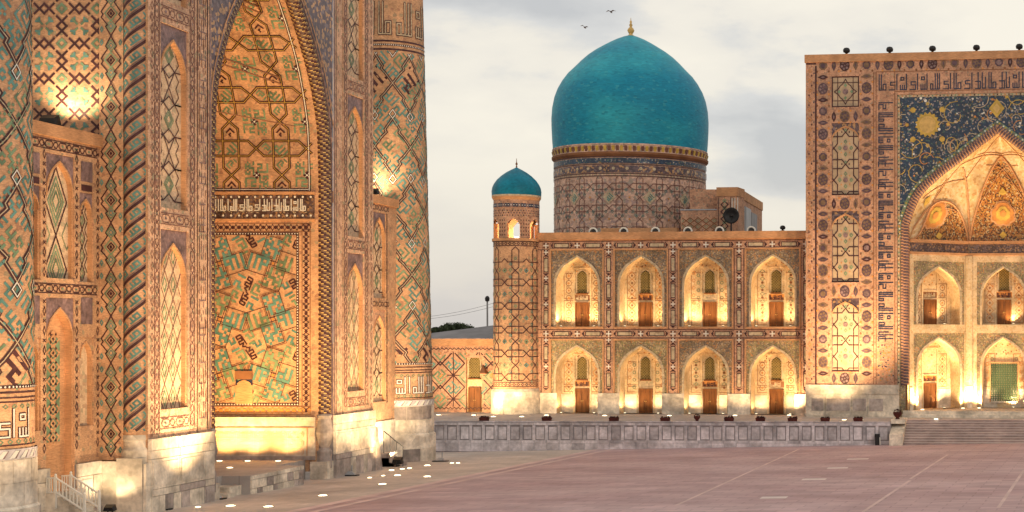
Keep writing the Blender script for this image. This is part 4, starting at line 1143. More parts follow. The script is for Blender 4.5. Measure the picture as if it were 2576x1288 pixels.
# lantern with six openings
m = MB(); LR = TR-.02; z0, zs, za, z1 = 16.0, 17.05, 17.62, 19.2; nn = 96
m.revolve(TCX, TCY, [(TR+.10, 15.75), (TR+.10, 15.98), (.3, 16.0)], 'brick_plain', 40)
def opn(a):
    d = ((a+pi/6-.15) % (pi/3))-pi/6; return abs(d) < .30, d
for j in range(nn):
    a, b = 2*pi*j/nn, 2*pi*(j+1)/nn; o_, d = opn((a+b)/2)
    ztop = zs+(za-zs)*(1-abs(d)/.30)**.7 if o_ else z0
    for r_ in (LR, LR-.32):
        P = lambda q, z: (TCX+r_*sin(q), TCY-r_*cos(q), z)
        m.face([P(a, ztop), P(b, ztop), P(b, z1), P(a, z1)], 'brick_pink' if r_ == LR else 'brick_plain')
    Q = lambda q, r, z: (TCX+r*sin(q), TCY-r*cos(q), z)
    m.face([Q(a, LR, ztop), Q(b, LR, ztop), Q(b, LR-.32, ztop), Q(a, LR-.32, ztop)], 'brick_plain')
    o2, d2 = opn((a+b)/2+2*pi/nn)
    if o_ != o2:
        zt2 = max(ztop, zs+(za-zs)*(1-abs(d2)/.30)**.7 if o2 else z0)
        m.face([Q(b, LR, z0), Q(b, LR-.32, z0), Q(b, LR-.32, zt2), Q(b, LR, zt2)], 'brick_plain')
m.build('lantern', tt)
p = Pat(lambda u, v, n=0: (TCX+(LR+n)*sin(u/LR), TCY-(LR+n)*cos(u/LR), v))
for k in range(-14, 15):
    u = k*.22; p.quad([(u, 18.55), (u+.2, 18.55), (u+.2, 18.85), (u, 18.85)], 'navy' if k % 3 else 'purple'); p.dia((u+.1, 18.7), .05, .05, 'white', 1)
    for v in (17.85, 18.05, 18.25): p.dia((u+(.11 if v == 18.05 else 0), v), .07, .07, 'dark' if k % 2 else 'purple')
    if not opn(u/LR)[0]:
        for v in (16.25, 16.55, 16.85, 17.15, 17.45): p.dia((u, v), .06, .08, 'dark')
for v in (17.72, 18.42, 18.95): p.line((-3.2, v), (3.2, v), .05, 'dark')
for k in range(-14, 15): p.diao((k*.24, 15.87), .09, .07, .04, 'dark')
p.build('lantern_tiles', tt)
m = MB(); m.revolve(TCX, TCY, [(TR-.02, 19.15), (TR+.10, 19.35), (TR+.12, 19.45)], 'brick_plain', 40); m.revolve(TCX, TCY, [(TR+.12, 19.45), (TR+.12, 19.58)], 'fill_pale', 40); m.build('cornice_ring', tt, smooth=False)
m = MB(); R_ = TR+.12
m.revolve(TCX, TCY, [(R_*a, 19.58+b) for a, b in ((1, 0), (1.01, .35), (.985, .65), (.92, .95), (.80, 1.3), (.62, 1.65), (.42, 1.95), (.22, 2.18), (.08, 2.32), (0.01, 2.40))], 'turret_glaze', 48)
m.build('cupola', tt, smooth=True)
m = MB(); m.revolve(TCX, TCY, [(.05, 21.9), (.07, 22.05), (.03, 22.12), (.10, 22.25), (.03, 22.4), (.02, 22.65), (.005, 22.75)], 'brick_dark', 10); m.build('finial', tt, smooth=True)

# ---------------- great dome
DY = 146.0; DX = (1587-CX)/F*DY; ds = F/DY
dz = lambda y: CAMZ+(CY-y)/ds
dm = empty('turquoise_dome', (DX, DY, 10), 'great pointed turquoise dome on a tall tiled drum behind the gallery', 'dome')
m = MB(); m.revolve(DX, DY, [(187/ds, 10), (186/ds, dz(412))], 'brick_drum_lit', 96); m.build('drum', dm, smooth=True)
m = MB()
m.revolve(DX, DY, [(186/ds, dz(414)), (192/ds, dz(408)), (192.5/ds, dz(403))], 'brick_dark', 96); m.revolve(DX, DY, [(190/ds, dz(404)), (189/ds, dz(396)), (190/ds, dz(386))], 'brick_drum_lit', 96); m.revolve(DX, DY, [(191/ds, dz(386)), (191/ds, dz(383)), (186/ds, dz(383))], 'brick_drum_lit', 96)
dc = m.build('dome_cornice', dm)
m = MB(); n = 120
for k in range(n):
    a = 2*pi*k/n; r0, r1 = 189/ds, 192.5/ds; d = .018
    q = lambda aa, r, z: (DX+r*sin(aa), DY-r*cos(aa), z)
    m.hexa([q(a-d, r0, dz(403)), q(a+d, r0, dz(403)), q(a+d, r0-.05, dz(403)), q(a-d, r0-.05, dz(403)), q(a-d, r1, dz(390)), q(a+d, r1, dz(390)), q(a+d, r0-.05, dz(387)), q(a-d, r0-.05, dz(387))], 'line_soft' if k % 2 else 'ochre')
m.build('corbel_ring', dc, kind='stuff')
DP = [(189, 386), (191, 360), (192.5, 330), (193, 305), (191, 278), (186, 253), (178, 231), (167, 211), (154, 193), (139, 178), (122, 160), (106, 145), (88, 131.5), (68, 119), (52, 109.5), (36, 101), (20, 94), (8, 90), (1, 88)]
m = MB(); m.revolve(DX, DY, [(r/ds, dz(y)) for r, y in DP], 'dome_glaze', 96); m.build('dome_shell', dm, smooth=True)
m = MB(); m.revolve(DX, DY, [(10/ds, dz(91)), (4/ds, dz(86)), (6/ds, dz(83)), (9/ds, dz(77)), (6/ds, dz(71)), (2.5/ds, dz(68)), (4.5/ds, dz(63)), (2/ds, dz(59)), (3/ds, dz(55)), (1/ds, dz(51)), (.3/ds, dz(44))], 'gold', 14); m.build('finial', dm, smooth=True)
DR = 187/ds
cm = lambda u, v, n=0: (DX+(DR+n)*sin(u/DR), DY-(DR+n)*cos(u/DR), v)
p = Pat(cm, step=.4, base=.02); zt, zb = dz(462), 17.2
p.inside = lambda u, v: zb < v < zt
def dfill(p, x, y, i, j):
    st = p.step; p.step = None
    if i % 2 == 0 and j % 2 == 0:
        p.dia((x, y), .60, .66, 'fill_pale'); word(p, W_ALLAH, (x, y), .085, pi/4, 'teal', layer=1)
    else: p.ngon((x, y), .09, 6, 'orange', 0, 1)
    for sx, sy in ((.62, .3), (-.62, .3), (.3, .68), (-.3, .68), (.9, .98)): p.diao((x+sx, y+sy), .12, .13, .045, 'teal')
    p.dia((x+.9, y+.4), .14, .16, 'purple'); p.step = st
lattice_star(p, -DR*1.6, DR*1.6, zb, zt, 1.83, 1.98, .06, 'line_soft', fill=dfill, c0=(-.4, dz(512)))
p.inside = None
for y0, y1, mt_ in ((418, 430, 'mosaic_blue'), (436, 452, 'mosaic_purple')):
    k = -22
    while k < 22:
        p.quad([(k*.55, dz(y1)), (k*.55+.55, dz(y1)), (k*.55+.55, dz(y0)), (k*.55, dz(y0))], mt_); k += 1
for k in range(-9, 10): p.ngon((k*1.22, dz(443)), .16, 6, 'fill_pale', 0, 1)
for y in (415, 433, 455, 461): p.line((-DR*1.6, dz(y)), (DR*1.6, dz(y)), .07, 'dark')
p.step = None
for k in range(-30, 31): p.quad([(k*.36, dz(460)), (k*.36+.14, dz(460)), (k*.36+.14, dz(456.5)), (k*.36, dz(456.5))], 'fill_pale', 1)
p.build('drum_tilework', dm)

# ---------------- roof buildings behind the gallery
rb = empty('roof_stairhouse', TF(tu(1760), 16.5, -7), 'low wall with red diamond brickwork standing on the roof right of the drum', 'building')
RF = Frame((TO[0]-TN[0]*7, TO[1]-TN[1]*7, 0), TU, TN)
ru = lambda x: tu(x, -7)
rz = lambda x, y: tk(x, y, -7)[1]
m = MB(); m.fbox(RF, ru(1713), ru(1806), 16.3, rz(1760, 529), -1.5, 0, 'brick_pink'); m.fbox(RF, ru(1711), ru(1806), rz(1760, 529), rz(1760, 526), -1.6, .06, 'roof_pale'); m.build('parapet_wall', rb)
p = Pat(RF); a, b = ru(1716), ru(1804); z0, z1 = 16.6, rz(1760, 531)
p.inside = lambda u, v: a < u < b and z0 < v < z1
k = 0; u = a
while u < b+1:
    for v in (z0-.5, z0+.02, z0+.54, z0+1.06): p.path([(u-.36, v+.26), (u, v), (u+.36, v+.26), (u, v+.52)], .07, 'orange' if int(u*3) % 2 else 'brick_dark', True); p.diao((u, v+.26), .16, .12, .04, 'green')
    u += .72
p.build('diamond_brickwork', rb)
ph = empty('court_portal', TF(tu(1840), 16.5, -7), 'tall brick roof block with receding shaded side, right of the drum', 'building')
zt = rz(1830, 472)
xa0, xa1 = RF(ru(1806), 0, .3), RF(ru(1857), 0, .3)
m = MB(); m.fbox(RF, ru(1805), ru(1857), 15, zt, -2, .15, 'brick_pink'); 
m.box(xa1[0]-4.5, xa1[0]-.01, xa1[1]+2.1, 148, 15, zt-.02, 'brick_pink'); m.build('block_wall', ph)
m = MB(); m.fbox(RF, ru(1804), ru(1858), zt-.75, zt+.02, -2, .22, 'brick_plain'); m.box(xa1[0]-4.5, xa1[0]+.06, xa1[1]+2.15, 148.1, zt-.78, zt+.01, 'brick_plain'); m.build('coping', ph)
p = Pat(shifted(RF, .15)); c = ru(1824); z = 16.8
while z < zt-1: p.diao((c, z), .32, .3, .09, 'dark'); p.dia((c, z), .1, .1, 'fill_pale'); p.diao((c, z+.33), .15, .16, .07, 'green'); z += .62
for q in (-.55, .55): p.line((c+q, 16.5), (c+q, zt-.85), .06, 'dark')
for q in (0, .25, .5): p.line((ru(1843)+q, zt-2.2), (ru(1843)+q, zt-.9), .08, 'white')
p.build('diamond_strip', ph)
m = MB(); X = xa1[0]
for y0, y1, mt_ in ((xa1[1]+3, xa1[1]+5, 'roof_metal'), (xa1[1]+5, xa1[1]+8, 'roof_pale'), (xa1[1]+8.2, xa1[1]+12, 'roof_metal')): m.box(X-.02, X+.05, y0, y1, 15.5, zt-1.3-.2*(y0 > xa1[1]+6), mt_)
m.build('shaded_panel', ph)
# round horn beside it
dsx = empty('round_dish', RF(ru(1857), 16.5, 2.2), 'round dark dish on a stand above the gallery roof', 'dish')
c = RF(ru(1857), rz(1857, 547), 2.2); m = MB(); r_ = .70
m.grid([[(c[0]+r*cos(2*pi*j/24)*cT, c[1]-r*cos(2*pi*j/24)*sT+dy, c[2]+r*sin(2*pi*j/24)) for j in range(24)] for r, dy in ((r_, .0), (r_*.97, -.06), (r_*.7, .08), (r_*.35, .18), (.12, .2), (.10, .05), (.01, .02))], 'black_metal', closed=True)
m.build('dish', dsx, smooth=True)
m = MB(); m.tube((c[0], c[1]+.15, 16.4), (c[0], c[1]+.15, c[2]), .05, 'black_metal'); m.build('stand', dsx)

# ---------------- right: entrance portal
PN = 2.5
PF = Frame((TO[0]+TN[0]*PN, TO[1]+TN[1]*PN, 0), TU, TN)
pu = lambda x: tk(x, 0, PN)[0]
pzv = lambda y, x=2200: tk(x, y, PN)[1]
UL = pu(2027); UC = pu(2509); UR = 2*UC-UL; PT = 30.35
po = empty('entrance_portal', PF(UC, PZ), 'tall square tiled entrance portal with a glowing half-domed recess at the right edge', 'building')
sU0 = pu(2257); sU1 = 2*UC-sU0; sZ1 = pzv(238, 2260)
pan = []  # arched panels on the left pier
pc = pu(2126.5); phw = (pu(2161)-pu(2092))/2
for y0, y1, yt in ((490, 318, 308), (710, 540, 530), (935, 762, 750)): pan.append((pzv(y0), pzv(y1), pzv(yt)))
sqz = (pzv(268), pzv(190))
cu = lambda c: 2*UC-c
holes = []
for c in (pc, cu(pc)):
    holes += [(c-phw, c+phw, a, t, .06) for a, b, t in pan]+[(c-phw, c+phw, sqz[0], sqz[1], .06)]
holes.append((sU0, sU1, PZ-1, sZ1, .1))
m = MB(); holed(m, PF, UL, UR, 3.9, PT-.6, holes, 0, 'brick_pink')
m.face([PF(UL, 0, 0), PF(UL, PT-.6, 0), PF(UL, PT-.6, -9), PF(UL, 0, -9)], 'brick_pink'); m.face([PF(UR, 0, 0), PF(UR, PT-.6, 0), PF(UR, PT-.6, -9), PF(UR, 0, -9)], 'brick_pink')
m.face([PF(UL, PT-.6, -9), PF(UR, PT-.6, -9), PF(UR, 0, -9), PF(UL, 0, -9)], 'brick_pink'); m.build('portal_wall', po)
m = MB(); m.fbox(PF, UL-.08, UR+.08, PT-.62, PT, -9.1, .12, 'brick_plain'); m.build('cornice', po)
# marble plinth
for s0, s1 in ((UL, pu(2262)), (cu(pu(2262)), UR)):
    c = MB(); c.fbox(PF, s0+.01, s1, PZ-.4, 3.98, -1.0, .10, 'marble'); pl = c.build('plinth', po)
    b = MB(); b.fbox(PF, s0, s1, 3.3, 4.05, .1, .15, 'marble'); b.build('marble_block', pl)
    u = s0+.55
    for wd in (1.1, 2.0, 1.2, 1.25, 1.9):
        if u+wd > s1-.2: break
        b = MB(); b.fbox(PF, u-.22, u+wd+.0, PZ+.12, 3.25, .1, .13, 'marble'); b.fbox(PF, u-.05, u+wd-.18, PZ+.5, 2.95, .13, .16, 'marble_dark'); b.build('marble_panel', pl); u += wd+.12
# spandrel, rope, opening
ASZ = pzv(600, 2290)
ahw = UC-pu(2268)
AP = arch(UC, ahw, ASZ, pzv(312, 2509)-ASZ, A_TK, 6)
m = MB(); arch_plate(m, PF, sU0, sU1, ASZ, sZ1, AP, -.1, 'mosaic_blue')
for a_, b_ in ((sU0, AP[0][0]+.3), (AP[-1][0]-.3, sU1)): m.face([PF(a_, PZ-.3, -.1), PF(b_, PZ-.3, -.1), PF(b_, ASZ, -.1), PF(a_, ASZ, -.1)], 'mosaic_green')
m.build('spandrel_mosaic', po)
p = Pat(shifted(PF, -.1)); p.inside = lambda u, v: sU0+.1 < u < sU1-.1 and v < sZ1-.1 and not in_arch(AP, 0)(u, v, -.45)
rng = random.Random(12)
for k in range(46):   # scrolling vines
    u, v = rng.uniform(sU0, UC+2), rng.uniform(ASZ, sZ1); r = rng.uniform(.5, 1.2); a0 = rng.uniform(0, 6); sgn = rng.choice((-1, 1))
    p.path([(u+r*(1-.06*i)*cos(a0+sgn*i*.5), v+r*(1-.06*i)*sin(a0+sgn*i*.5)) for i in range(11)], .055, rng.choice(['fill_pale', 'fill_pale', 'orange', 'ochre']))
for k in range(150):
    u, v = rng.uniform(sU0, UC+3), rng.uniform(ASZ, sZ1); p.ngon((u, v), rng.uniform(.06, .13), 6, rng.choice(['white', 'fill_pale', 'white', 'orange', 'ochre', 'purple']), 0, 1)
p.build('vine_tilework', po)
def sun_rosette(c, r, mt, mt2):
    m = MB(); n = 16
    m.face([PF(c[0]+r*(1 if i % 2 else .8)*cos(pi*i/n), c[1]+r*(1 if i % 2 else .8)*sin(pi*i/n), -.05) for i in range(2*n)], mt)
    m.face([PF(c[0]+r*.66*cos(2*pi*i/n), c[1]+r*.66*sin(2*pi*i/n), -.035) for i in range(n)], mt2)
    for i in range(n):
        a = 2*pi*i/n; m.face([PF(c[0]+r*.5*cos(a)+.05*cos(a+q), c[1]+r*.5*sin(a)+.05*sin(a+q), -.028) for q in (0, 2.1, 4.2)], mt)
    return m.build('sun_rosette', po)
SU = (pu(2333), pzv(313, 2333))
sun_rosette(SU, 1.02, 'ochre', 'gold'); sun_rosette((cu(SU[0]), SU[1]), 1.02, 'ochre', 'gold')
p = Pat(shifted(PF, -.1))
for k in range(8):
    a = k*pi/4; q = (SU[0]+1.65*cos(a), SU[1]+1.65*sin(a)); p.ngon(q, .24 if k % 2 else .17, 5+k % 2, ['orange', 'ochre', 'fill_pale', 'ochre'][k % 4], a, 2); p.ngon(q, .12, 6, 'ochre', a, 3)
q = (UC-.05, pzv(272, 2509)); p.dia(q, .62, .75, 'ochre', 2); p.dia((q[0], q[1]), .32, .42, 'gold', 3)
for a, b in (((sU0+.12, ASZ-12), (sU0+.12, sZ1-.1)), ((sU0+.1, sZ1-.12), (sU1-.1, sZ1-.12))):
    p.line(a, b, .18, 'fill_pale', 2); n = int(hypot(b[0]-a[0], b[1]-a[1])/.3)
    for k in range(n): p.ngon((a[0]+(b[0]-a[0])*k/n, a[1]+(b[1]-a[1])*k/n), .07, 5, ['green', 'orange', 'dark'][k % 3], 0, 3)
E = [(UC+(u-UC)*1.022, v+.16) for u, v in AP]; p.path(E, .24, 'green', False, 2)
for k, (u, v) in enumerate(arch(UC, ahw*1.022, ASZ+.16, AP[len(AP)//2][1]-ASZ, A_TK, 10)): p.ngon((u, v), .08, 5, ['white', 'ochre', 'purple'][k % 3], 0, 3)
p.build('spandrel_border', po)
RO = arch(UC, ahw-.24, ASZ, AP[len(AP)//2][1]-ASZ-.30, A_TK, 12)
PTH = [PF(RO[0][0], 4.05+i*(ASZ-4.05)/50, -.22) for i in range(50)]+[PF(u, v, -.22) for u, v in RO]+[PF(RO[-1][0], ASZ-i*(ASZ-4.05)/50, -.22) for i in range(1, 51)]
cum = [0]
for a, b in zip(PTH, PTH[1:]): cum.append(cum[-1]+sqrt(sum((a[k]-b[k])**2 for k in range(3))))
tot = cum[-1]; FINE = []; j = 0
for i in range(600):
    d = tot*i/599
    while j < len(cum)-2 and cum[j+1] < d: j += 1
    t = (d-cum[j])/(cum[j+1]-cum[j]); FINE.append(tuple(PTH[j][k]+(PTH[j+1][k]-PTH[j][k])*t for k in range(3)))
hel2 = lambda i, j: i/3.0+2*j/10
m = MB(); tube_path(m, FINE, .36, lambda i, j: 'plum' if hel2(i, j) % 1 < .5 else ('purple' if hel2(i, j) % 1 < .62 else 'brick_plain'), 10); m.build('rope_moulding', po, smooth=True)
IN = arch(UC, ahw-.46, ASZ, AP[len(AP)//2][1]-ASZ-.55, A_TK, 6)
m = MB(); arch_reveal(m, PF, IN, PZ, -.1, -1.0, 'mosaic_cream', sill=False)
PP = [(IN[0][0], PZ)]+IN+[(IN[-1][0], PZ)]; QQ = [(AP[0][0]+.1, PZ)]+AP+[(AP[-1][0]-.1, PZ)]
for i in range(len(PP)-1): m.face([PF(*PP[i], -.3), PF(*PP[i+1], -.3), PF(*QQ[i+1], -.3), PF(*QQ[i], -.3)], 'brick_plain')
m.build('arch_soffit', po)
# panels of the left pier
for c in (pc, cu(pc)):
    for k, (a, b, t) in enumerate(pan):
        P = arch(c, phw, b-1.15, 1.15, A_SM, 3)
        m = MB(); arch_plate(m, PF, c-phw, c+phw, b-1.15, t, P, -.06, 'mosaic_purple'); m.face([PF(c-phw, a, -.1), PF(c+phw, a, -.1)]+[PF(u, v, -.1) for u, v in P[::-1]], 'fill_panel')
        arch_reveal(m, PF, P, a, -.06, -.1, 'brick_plain', sill=False)
        for q, r in zip(P, P[1:]): m.hexa([PF(q[0], q[1], -.01), PF(r[0], r[1], -.01), PF(r[0], r[1], -.07), PF(q[0], q[1], -.07), PF(q[0], q[1]+.13, -.01), PF(r[0], r[1]+.13, -.01), PF(r[0], r[1]+.13, -.07), PF(q[0], q[1]+.13, -.07)], 'brick_plain')
        no = m.build('arched_panel', po)
        if c > UC: continue
        p = Pat(shifted(PF, -.1), base=.012); p.inside = in_arch(P, a)
        def pf(p, x, y, i, j):
            p.ngon((x, y), .20, 8, 'purple', pi/8, 1)
            for q in range(4): aa = q*pi/2; p.diao((x+.46*cos(aa), y+.5*sin(aa)), .11, .13, .07, 'green'); aa += pi/4; p.dia((x+.48*cos(aa), y+.5*sin(aa)), .06, .07, 'orange')
            for sx, sy in ((.5, .5), (-.5, .5)): p.diao((x, y+1.28+.3*sy), .08, .09, .05, 'green'); p.dia((x+sx*.6, y+1.28), .07, .08, 'dark')
        lattice_star(p, c-phw, c+phw, a, b, 1.9, 2.55, .085, 'dark', fill=pf, c0=(c, a+1.2))
        p.inside = None
        for s in (-1, 1): p.line((c+s*(phw-.06), a+.02), (c+s*(phw-.06), b-1.15), .07, 'purple')
        p.line((c-phw, a+.07), (c+phw, a+.07), .10, 'dark', 1)
        p.build('star_pattern', no)
    m = MB(); m.face([PF(c-phw, sqz[0], -.06), PF(c+phw, sqz[0], -.06), PF(c+phw, sqz[1], -.06), PF(c-phw, sqz[1], -.06)], 'fill_panel'); no = m.build('square_panel', po)
    if c < UC:
        p = Pat(shifted(PF, -.06)); z = (sqz[0]+sqz[1])/2; h = (sqz[1]-sqz[0])/2
        p.path([(c-phw+.05, sqz[0]+.05), (c+phw-.05, sqz[0]+.05), (c+phw-.05, sqz[1]-.05), (c-phw+.05, sqz[1]-.05)], .10, 'dark', True)
        p.ngon((c, z), .24, 8, 'purple', pi/8)
        for k in range(4): aa = k*pi/2; p.dia((c+.5*cos(aa), z+.5*sin(aa)), .13, .15, 'green')
        S = [(c+(.86 if i % 2 == 0 else .62)*cos(i*pi/8), z+(.92 if i % 2 == 0 else .66)*sin(i*pi/8)) for i in range(16)]
        S = [(c+(.9 if i % 4 == 0 else .6)*cos(i*pi/8), z+(1.0 if i % 4 == 0 else .66)*sin(i*pi/8)) for i in range(16)]
        p.path(S, .07, 'dark', True)
        for s in (-1, 1): p.line((c+s*.62, z-h), (c+s*.62, z+h), .06, 'dark'); p.line((c-phw, z+s*.72), (c+phw, z+s*.72), .06, 'dark')
        p.build('star_pattern', no)
# medallions
fr0 = Frame((0, 0, 0), (1, 0, 0), (0, -1, 0))
def med(kind, mt, mt2):
    m = MB()
    if kind == 0:
        m.face([fr0(.36*(1 if i % 2 else .86)*cos(pi*i/8), .36*(1 if i % 2 else .86)*sin(pi*i/8), .02) for i in range(16)], mt); m.face([fr0(.22*cos(pi*i/4), .22*sin(pi*i/4), .03) for i in range(8)], mt2)
    elif kind == 1:
        m.face([fr0(a, b, .02) for a, b in ((-.44, 0), (-.16, -.15), (0, -.18), (.16, -.15), (.44, 0), (.16, .15), (0, .18), (-.16, .15))], mt); m.face([fr0(a, b, .03) for a, b in ((-.2, 0), (0, -.07), (.2, 0), (0, .07))], mt2)
    elif kind == 3:
        m.face([fr0(b, a, .02) for a, b in ((-.44, 0), (-.16, -.15), (0, -.18), (.16, -.15), (.44, 0), (.16, .15), (0, .18), (-.16, .15))], mt); m.face([fr0(b, a, .03) for a, b in ((-.2, 0), (0, -.07), (.2, 0), (0, .07))], mt2)
    else:
        m.face([fr0(.40*cos(pi*i/8), .46*sin(pi*i/8), .02) for i in range(16)], mt)
        for i in range(6): a = i*pi/3+.26; m.face([fr0(.24*cos(a)+.11*cos(q*pi/3), .28*sin(a)+.11*sin(q*pi/3), .03) for q in range(6)], mt2)
        m.face([fr0(.07*cos(q*pi/3), .07*sin(q*pi/3), .032) for q in range(6)], mt2)
    return m
PALS = [('plum', 'bronze'), ('dark', 'purple'), ('bronze', 'plum'), ('plum', 'purple')]
MEDS = {(k, q): med(k, *PALS[q]) for k in range(4) for q in range(4)}
rng = random.Random(5)
MED_SPOTS = []
sp_ = .908
def col_(u, z0, z1):
    z = z1; k = 0
    while z > z0:
        MED_SPOTS.append((u, z, (0, 1, 2, 1)[k % 4])); z -= sp_; k += 1
col_(pu(2070.5), pzv(958), pzv(163)); col_(pu(2180), pzv(958), pzv(163))
u = pu(2070.5)+sp_*1.33/1.2; k = 1
ux = pu(2180)-pu(2070.5); 
for k in (1, 2, 3): MED_SPOTS.append((pu(2070.5)+ux*k/4, pzv(163), (0, 3, 2, 3)[k % 4]))
u = pu(2180); k = 1
while u < UC+3: u += ux/4; MED_SPOTS.append((u, pzv(163), (0, 3, 2, 3)[k % 4])); k += 1
for y in (292, 512, 733, 952):
    for k in (1, 2, 3): MED_SPOTS.append((pu(2070.5)+ux*k/4, pzv(y), (0, 3, 2, 3)[k % 4]))
for u, z, k in MED_SPOTS: place(MEDS[(k, rng.choice((0, 0, 1, 2, 2, 3)))], 'medallion', PF, u, z, .004, po)
p = Pat(PF)   # little triangles between the medallions, outer dotted strip, kufic bands
for u, z, k in MED_SPOTS:
    if k in (0, 2):
        for s in (-1, 1):
            for t in (-1, 1): p.dia((u+s*.47, z+t*.46), .09, .11, 'orange' if k else 'brick_dark')
uu = pu(2039); z = 4.5
while z < PT-1: p.dia((uu+(.1 if int(z*2) % 2 else -.12), z), .07, .10, 'dark'); p.dia((uu+.28, z+.2), .06, .08, 'navy'); p.diao((uu-.05, z+.4), .12, .16, .04, 'orange'); z += .78
p.line((pu(2052.5), 4.1), (pu(2052.5), PT-.9), .14, 'dark'); p.line((UL+.04, PT-.72), (pu(2053), PT-.72), .12, 'dark')
for x in (2198, 2204, 2251): p.line((pu(x), 4.1), (pu(x), pzv(182)), .05, 'brick_dark')
p.line((pu(2204), pzv(181)), (cu(pu(2204)), pzv(181)), .05, 'brick_dark'); p.line((pu(2250), pzv(231)), (cu(pu(2250)), pzv(231)), .05, 'brick_dark')
kufic_band(p, (pu(2208), pzv(227)), (1, 0), (0, 1), UC+4-pu(2208), 1.22, .085, 'navy', 21, core=None, scale=.72)
kufic_band(p, (pu(2211), pzv(862)), (0, 1), (1, 0), pzv(236)-pzv(862), 1.12, .085, 'navy', 33, scale=.72)
# second thin scatter of small leaves in the strip foot
for k in range(60):
    u, v = rng.uniform(pu(2208), pu(2248)), rng.uniform(pzv(960), pzv(868)); p.dia((u, v), .07, .07, rng.choice(['navy', 'orange', 'green']))
p.build('glazed_inlay', po)
# narrow pilaster between gallery and portal
# iwan walls
FZ2 = 2.02
jl = UC-(ahw-.46)-.015
plan = [(jl, -1.0), (tk(2437, 0, PN-4.6)[0], -4.6)]
plan += [(2*UC-u, n) for u, n in plan[::-1]]
W3 = [PF(u, 0, n) for u, n in plan]
IFZ = pzv(600, 2290)
def wall_frame(a, b):
    l = hypot(b[0]-a[0], b[1]-a[1]); u = ((b[0]-a[0])/l, (b[1]-a[1])/l, 0); n = (u[1], -u[0], 0)
    return Frame((a[0], a[1], 0), u, n), l
m = MB(); m.face([PF(jl-.2, FZ2, -.1), PF(cu(jl)+.2, FZ2, -.1), PF(*[plan[2][0]+.5, FZ2, -6.2]), PF(plan[1][0]-.5, FZ2, -6.2)], 'terrace_top')
m.fbox(PF, jl-.3, cu(jl)+.3, PZ-.2, PZ+.28, -.1, .55, 'marble'); m.fbox(PF, jl-.3, cu(jl)+.3, PZ+.28, FZ2+.004, -.1, .22, 'marble'); m.build('recess_floor', po)
BIGLAT = MB(); q = Pat(fr0, base=0); 
def hexlat(w, h):
    m = MB(); m.face([fr0(-w/2, 0, -.14), fr0(w/2, 0, -.14), fr0(w/2, h, -.14), fr0(-w/2, h, -.14)], 'void')
    nx, nz = 11, 17; dx, dz_ = w/nx, h/nz
    for i in range(nx):
        for j in range(nz):
            cx, cz = -w/2+(i+.5)*dx, (j+.5)*dz_; o = dx*.25*(1 if j % 2 else -1)
            sqr = [(cx-dx/2, cz-dz_/2), (cx, cz-dz_/2), (cx+dx/2, cz-dz_/2), (cx+dx/2, cz+dz_/2), (cx, cz+dz_/2), (cx-dx/2, cz+dz_/2)]
            hx = [(cx+o*.25+.40*dx*cos(a), cz+.40*dz_*sin(a)) for a in (-2.4, -pi/2, -.74, .74, pi/2, 2.4)]
            for k in range(6):
                k2 = (k+1) % 6; m.face([fr0(*sqr[k], 0), fr0(*sqr[k2], 0), fr0(*hx[k2], 0), fr0(*hx[k], 0)], 'lattice_green'); m.face([fr0(*hx[k], 0), fr0(*hx[k2], 0), fr0(*hx[k2], -.06), fr0(*hx[k], -.06)], 'lattice_green')
    m.fbox(fr0, -w/2-.1, -w/2, -.1, h+.1, -.12, .05, 'brick_plain'); m.fbox(fr0, w/2, w/2+.1, -.1, h+.1, -.12, .05, 'brick_plain'); m.fbox(fr0, -w/2, w/2, h, h+.1, -.12, .05, 'brick_plain'); m.fbox(fr0, -w/2, w/2, -.15, 0, -.12, .07, 'marble')
    return m
for wi, (a, b) in enumerate(zip(W3, W3[1:])):
    fr, l = wall_frame(a, b); c = l/2; rh = l/2-.42 if wi != 1 else 2.15; ahw_ = rh-.42
    rows = [(8.85, 13.5, 13.95), (FZ2, 7.75, 8.15)]
    hs = [(c-rh, c+rh, z0, t, .05) for z0, ap, t in rows]
    m = MB(); holed(m, fr, 0, l, FZ2-.3, IFZ, hs, 0, 'plaster_pattern'); m.fbox(fr, 0, l, IFZ-.18, IFZ+.02, 0, .22, 'brick_plain'); m.fbox(fr, .05, l-.05, IFZ-.95, IFZ-.25, 0, .05, 'mosaic_dark'); m.fbox(fr, .05, l-.05, IFZ-1.15, IFZ-.97, 0, .10, 'brick_plain')
    for s in ((.0, .3), (l-.3, l)): m.fbox(fr, s[0], s[1], FZ2, IFZ-1.2, 0, .10, 'plaster_pattern'); m.fbox(fr, s[0], s[1], FZ2-.2, 3.8, .10, .14, 'marble')
    m.build('recess_wall', po)
    for k, (z0, ap, t) in enumerate(rows):
        big = wi == 1 and k == 1
        no = gallery_niche(po, fr, c, z0, ap, t, 'mosaic_green', k+wi, k == 1, rh, ahw_, 1.5 if wi != 1 else 1.0, 'recess_niche', door=not big, lat=not big and wi == 1)
        if big: 
            place(hexlat(2.2, 3.1), 'green_lattice', fr, c, z0+.55, -.90, no)
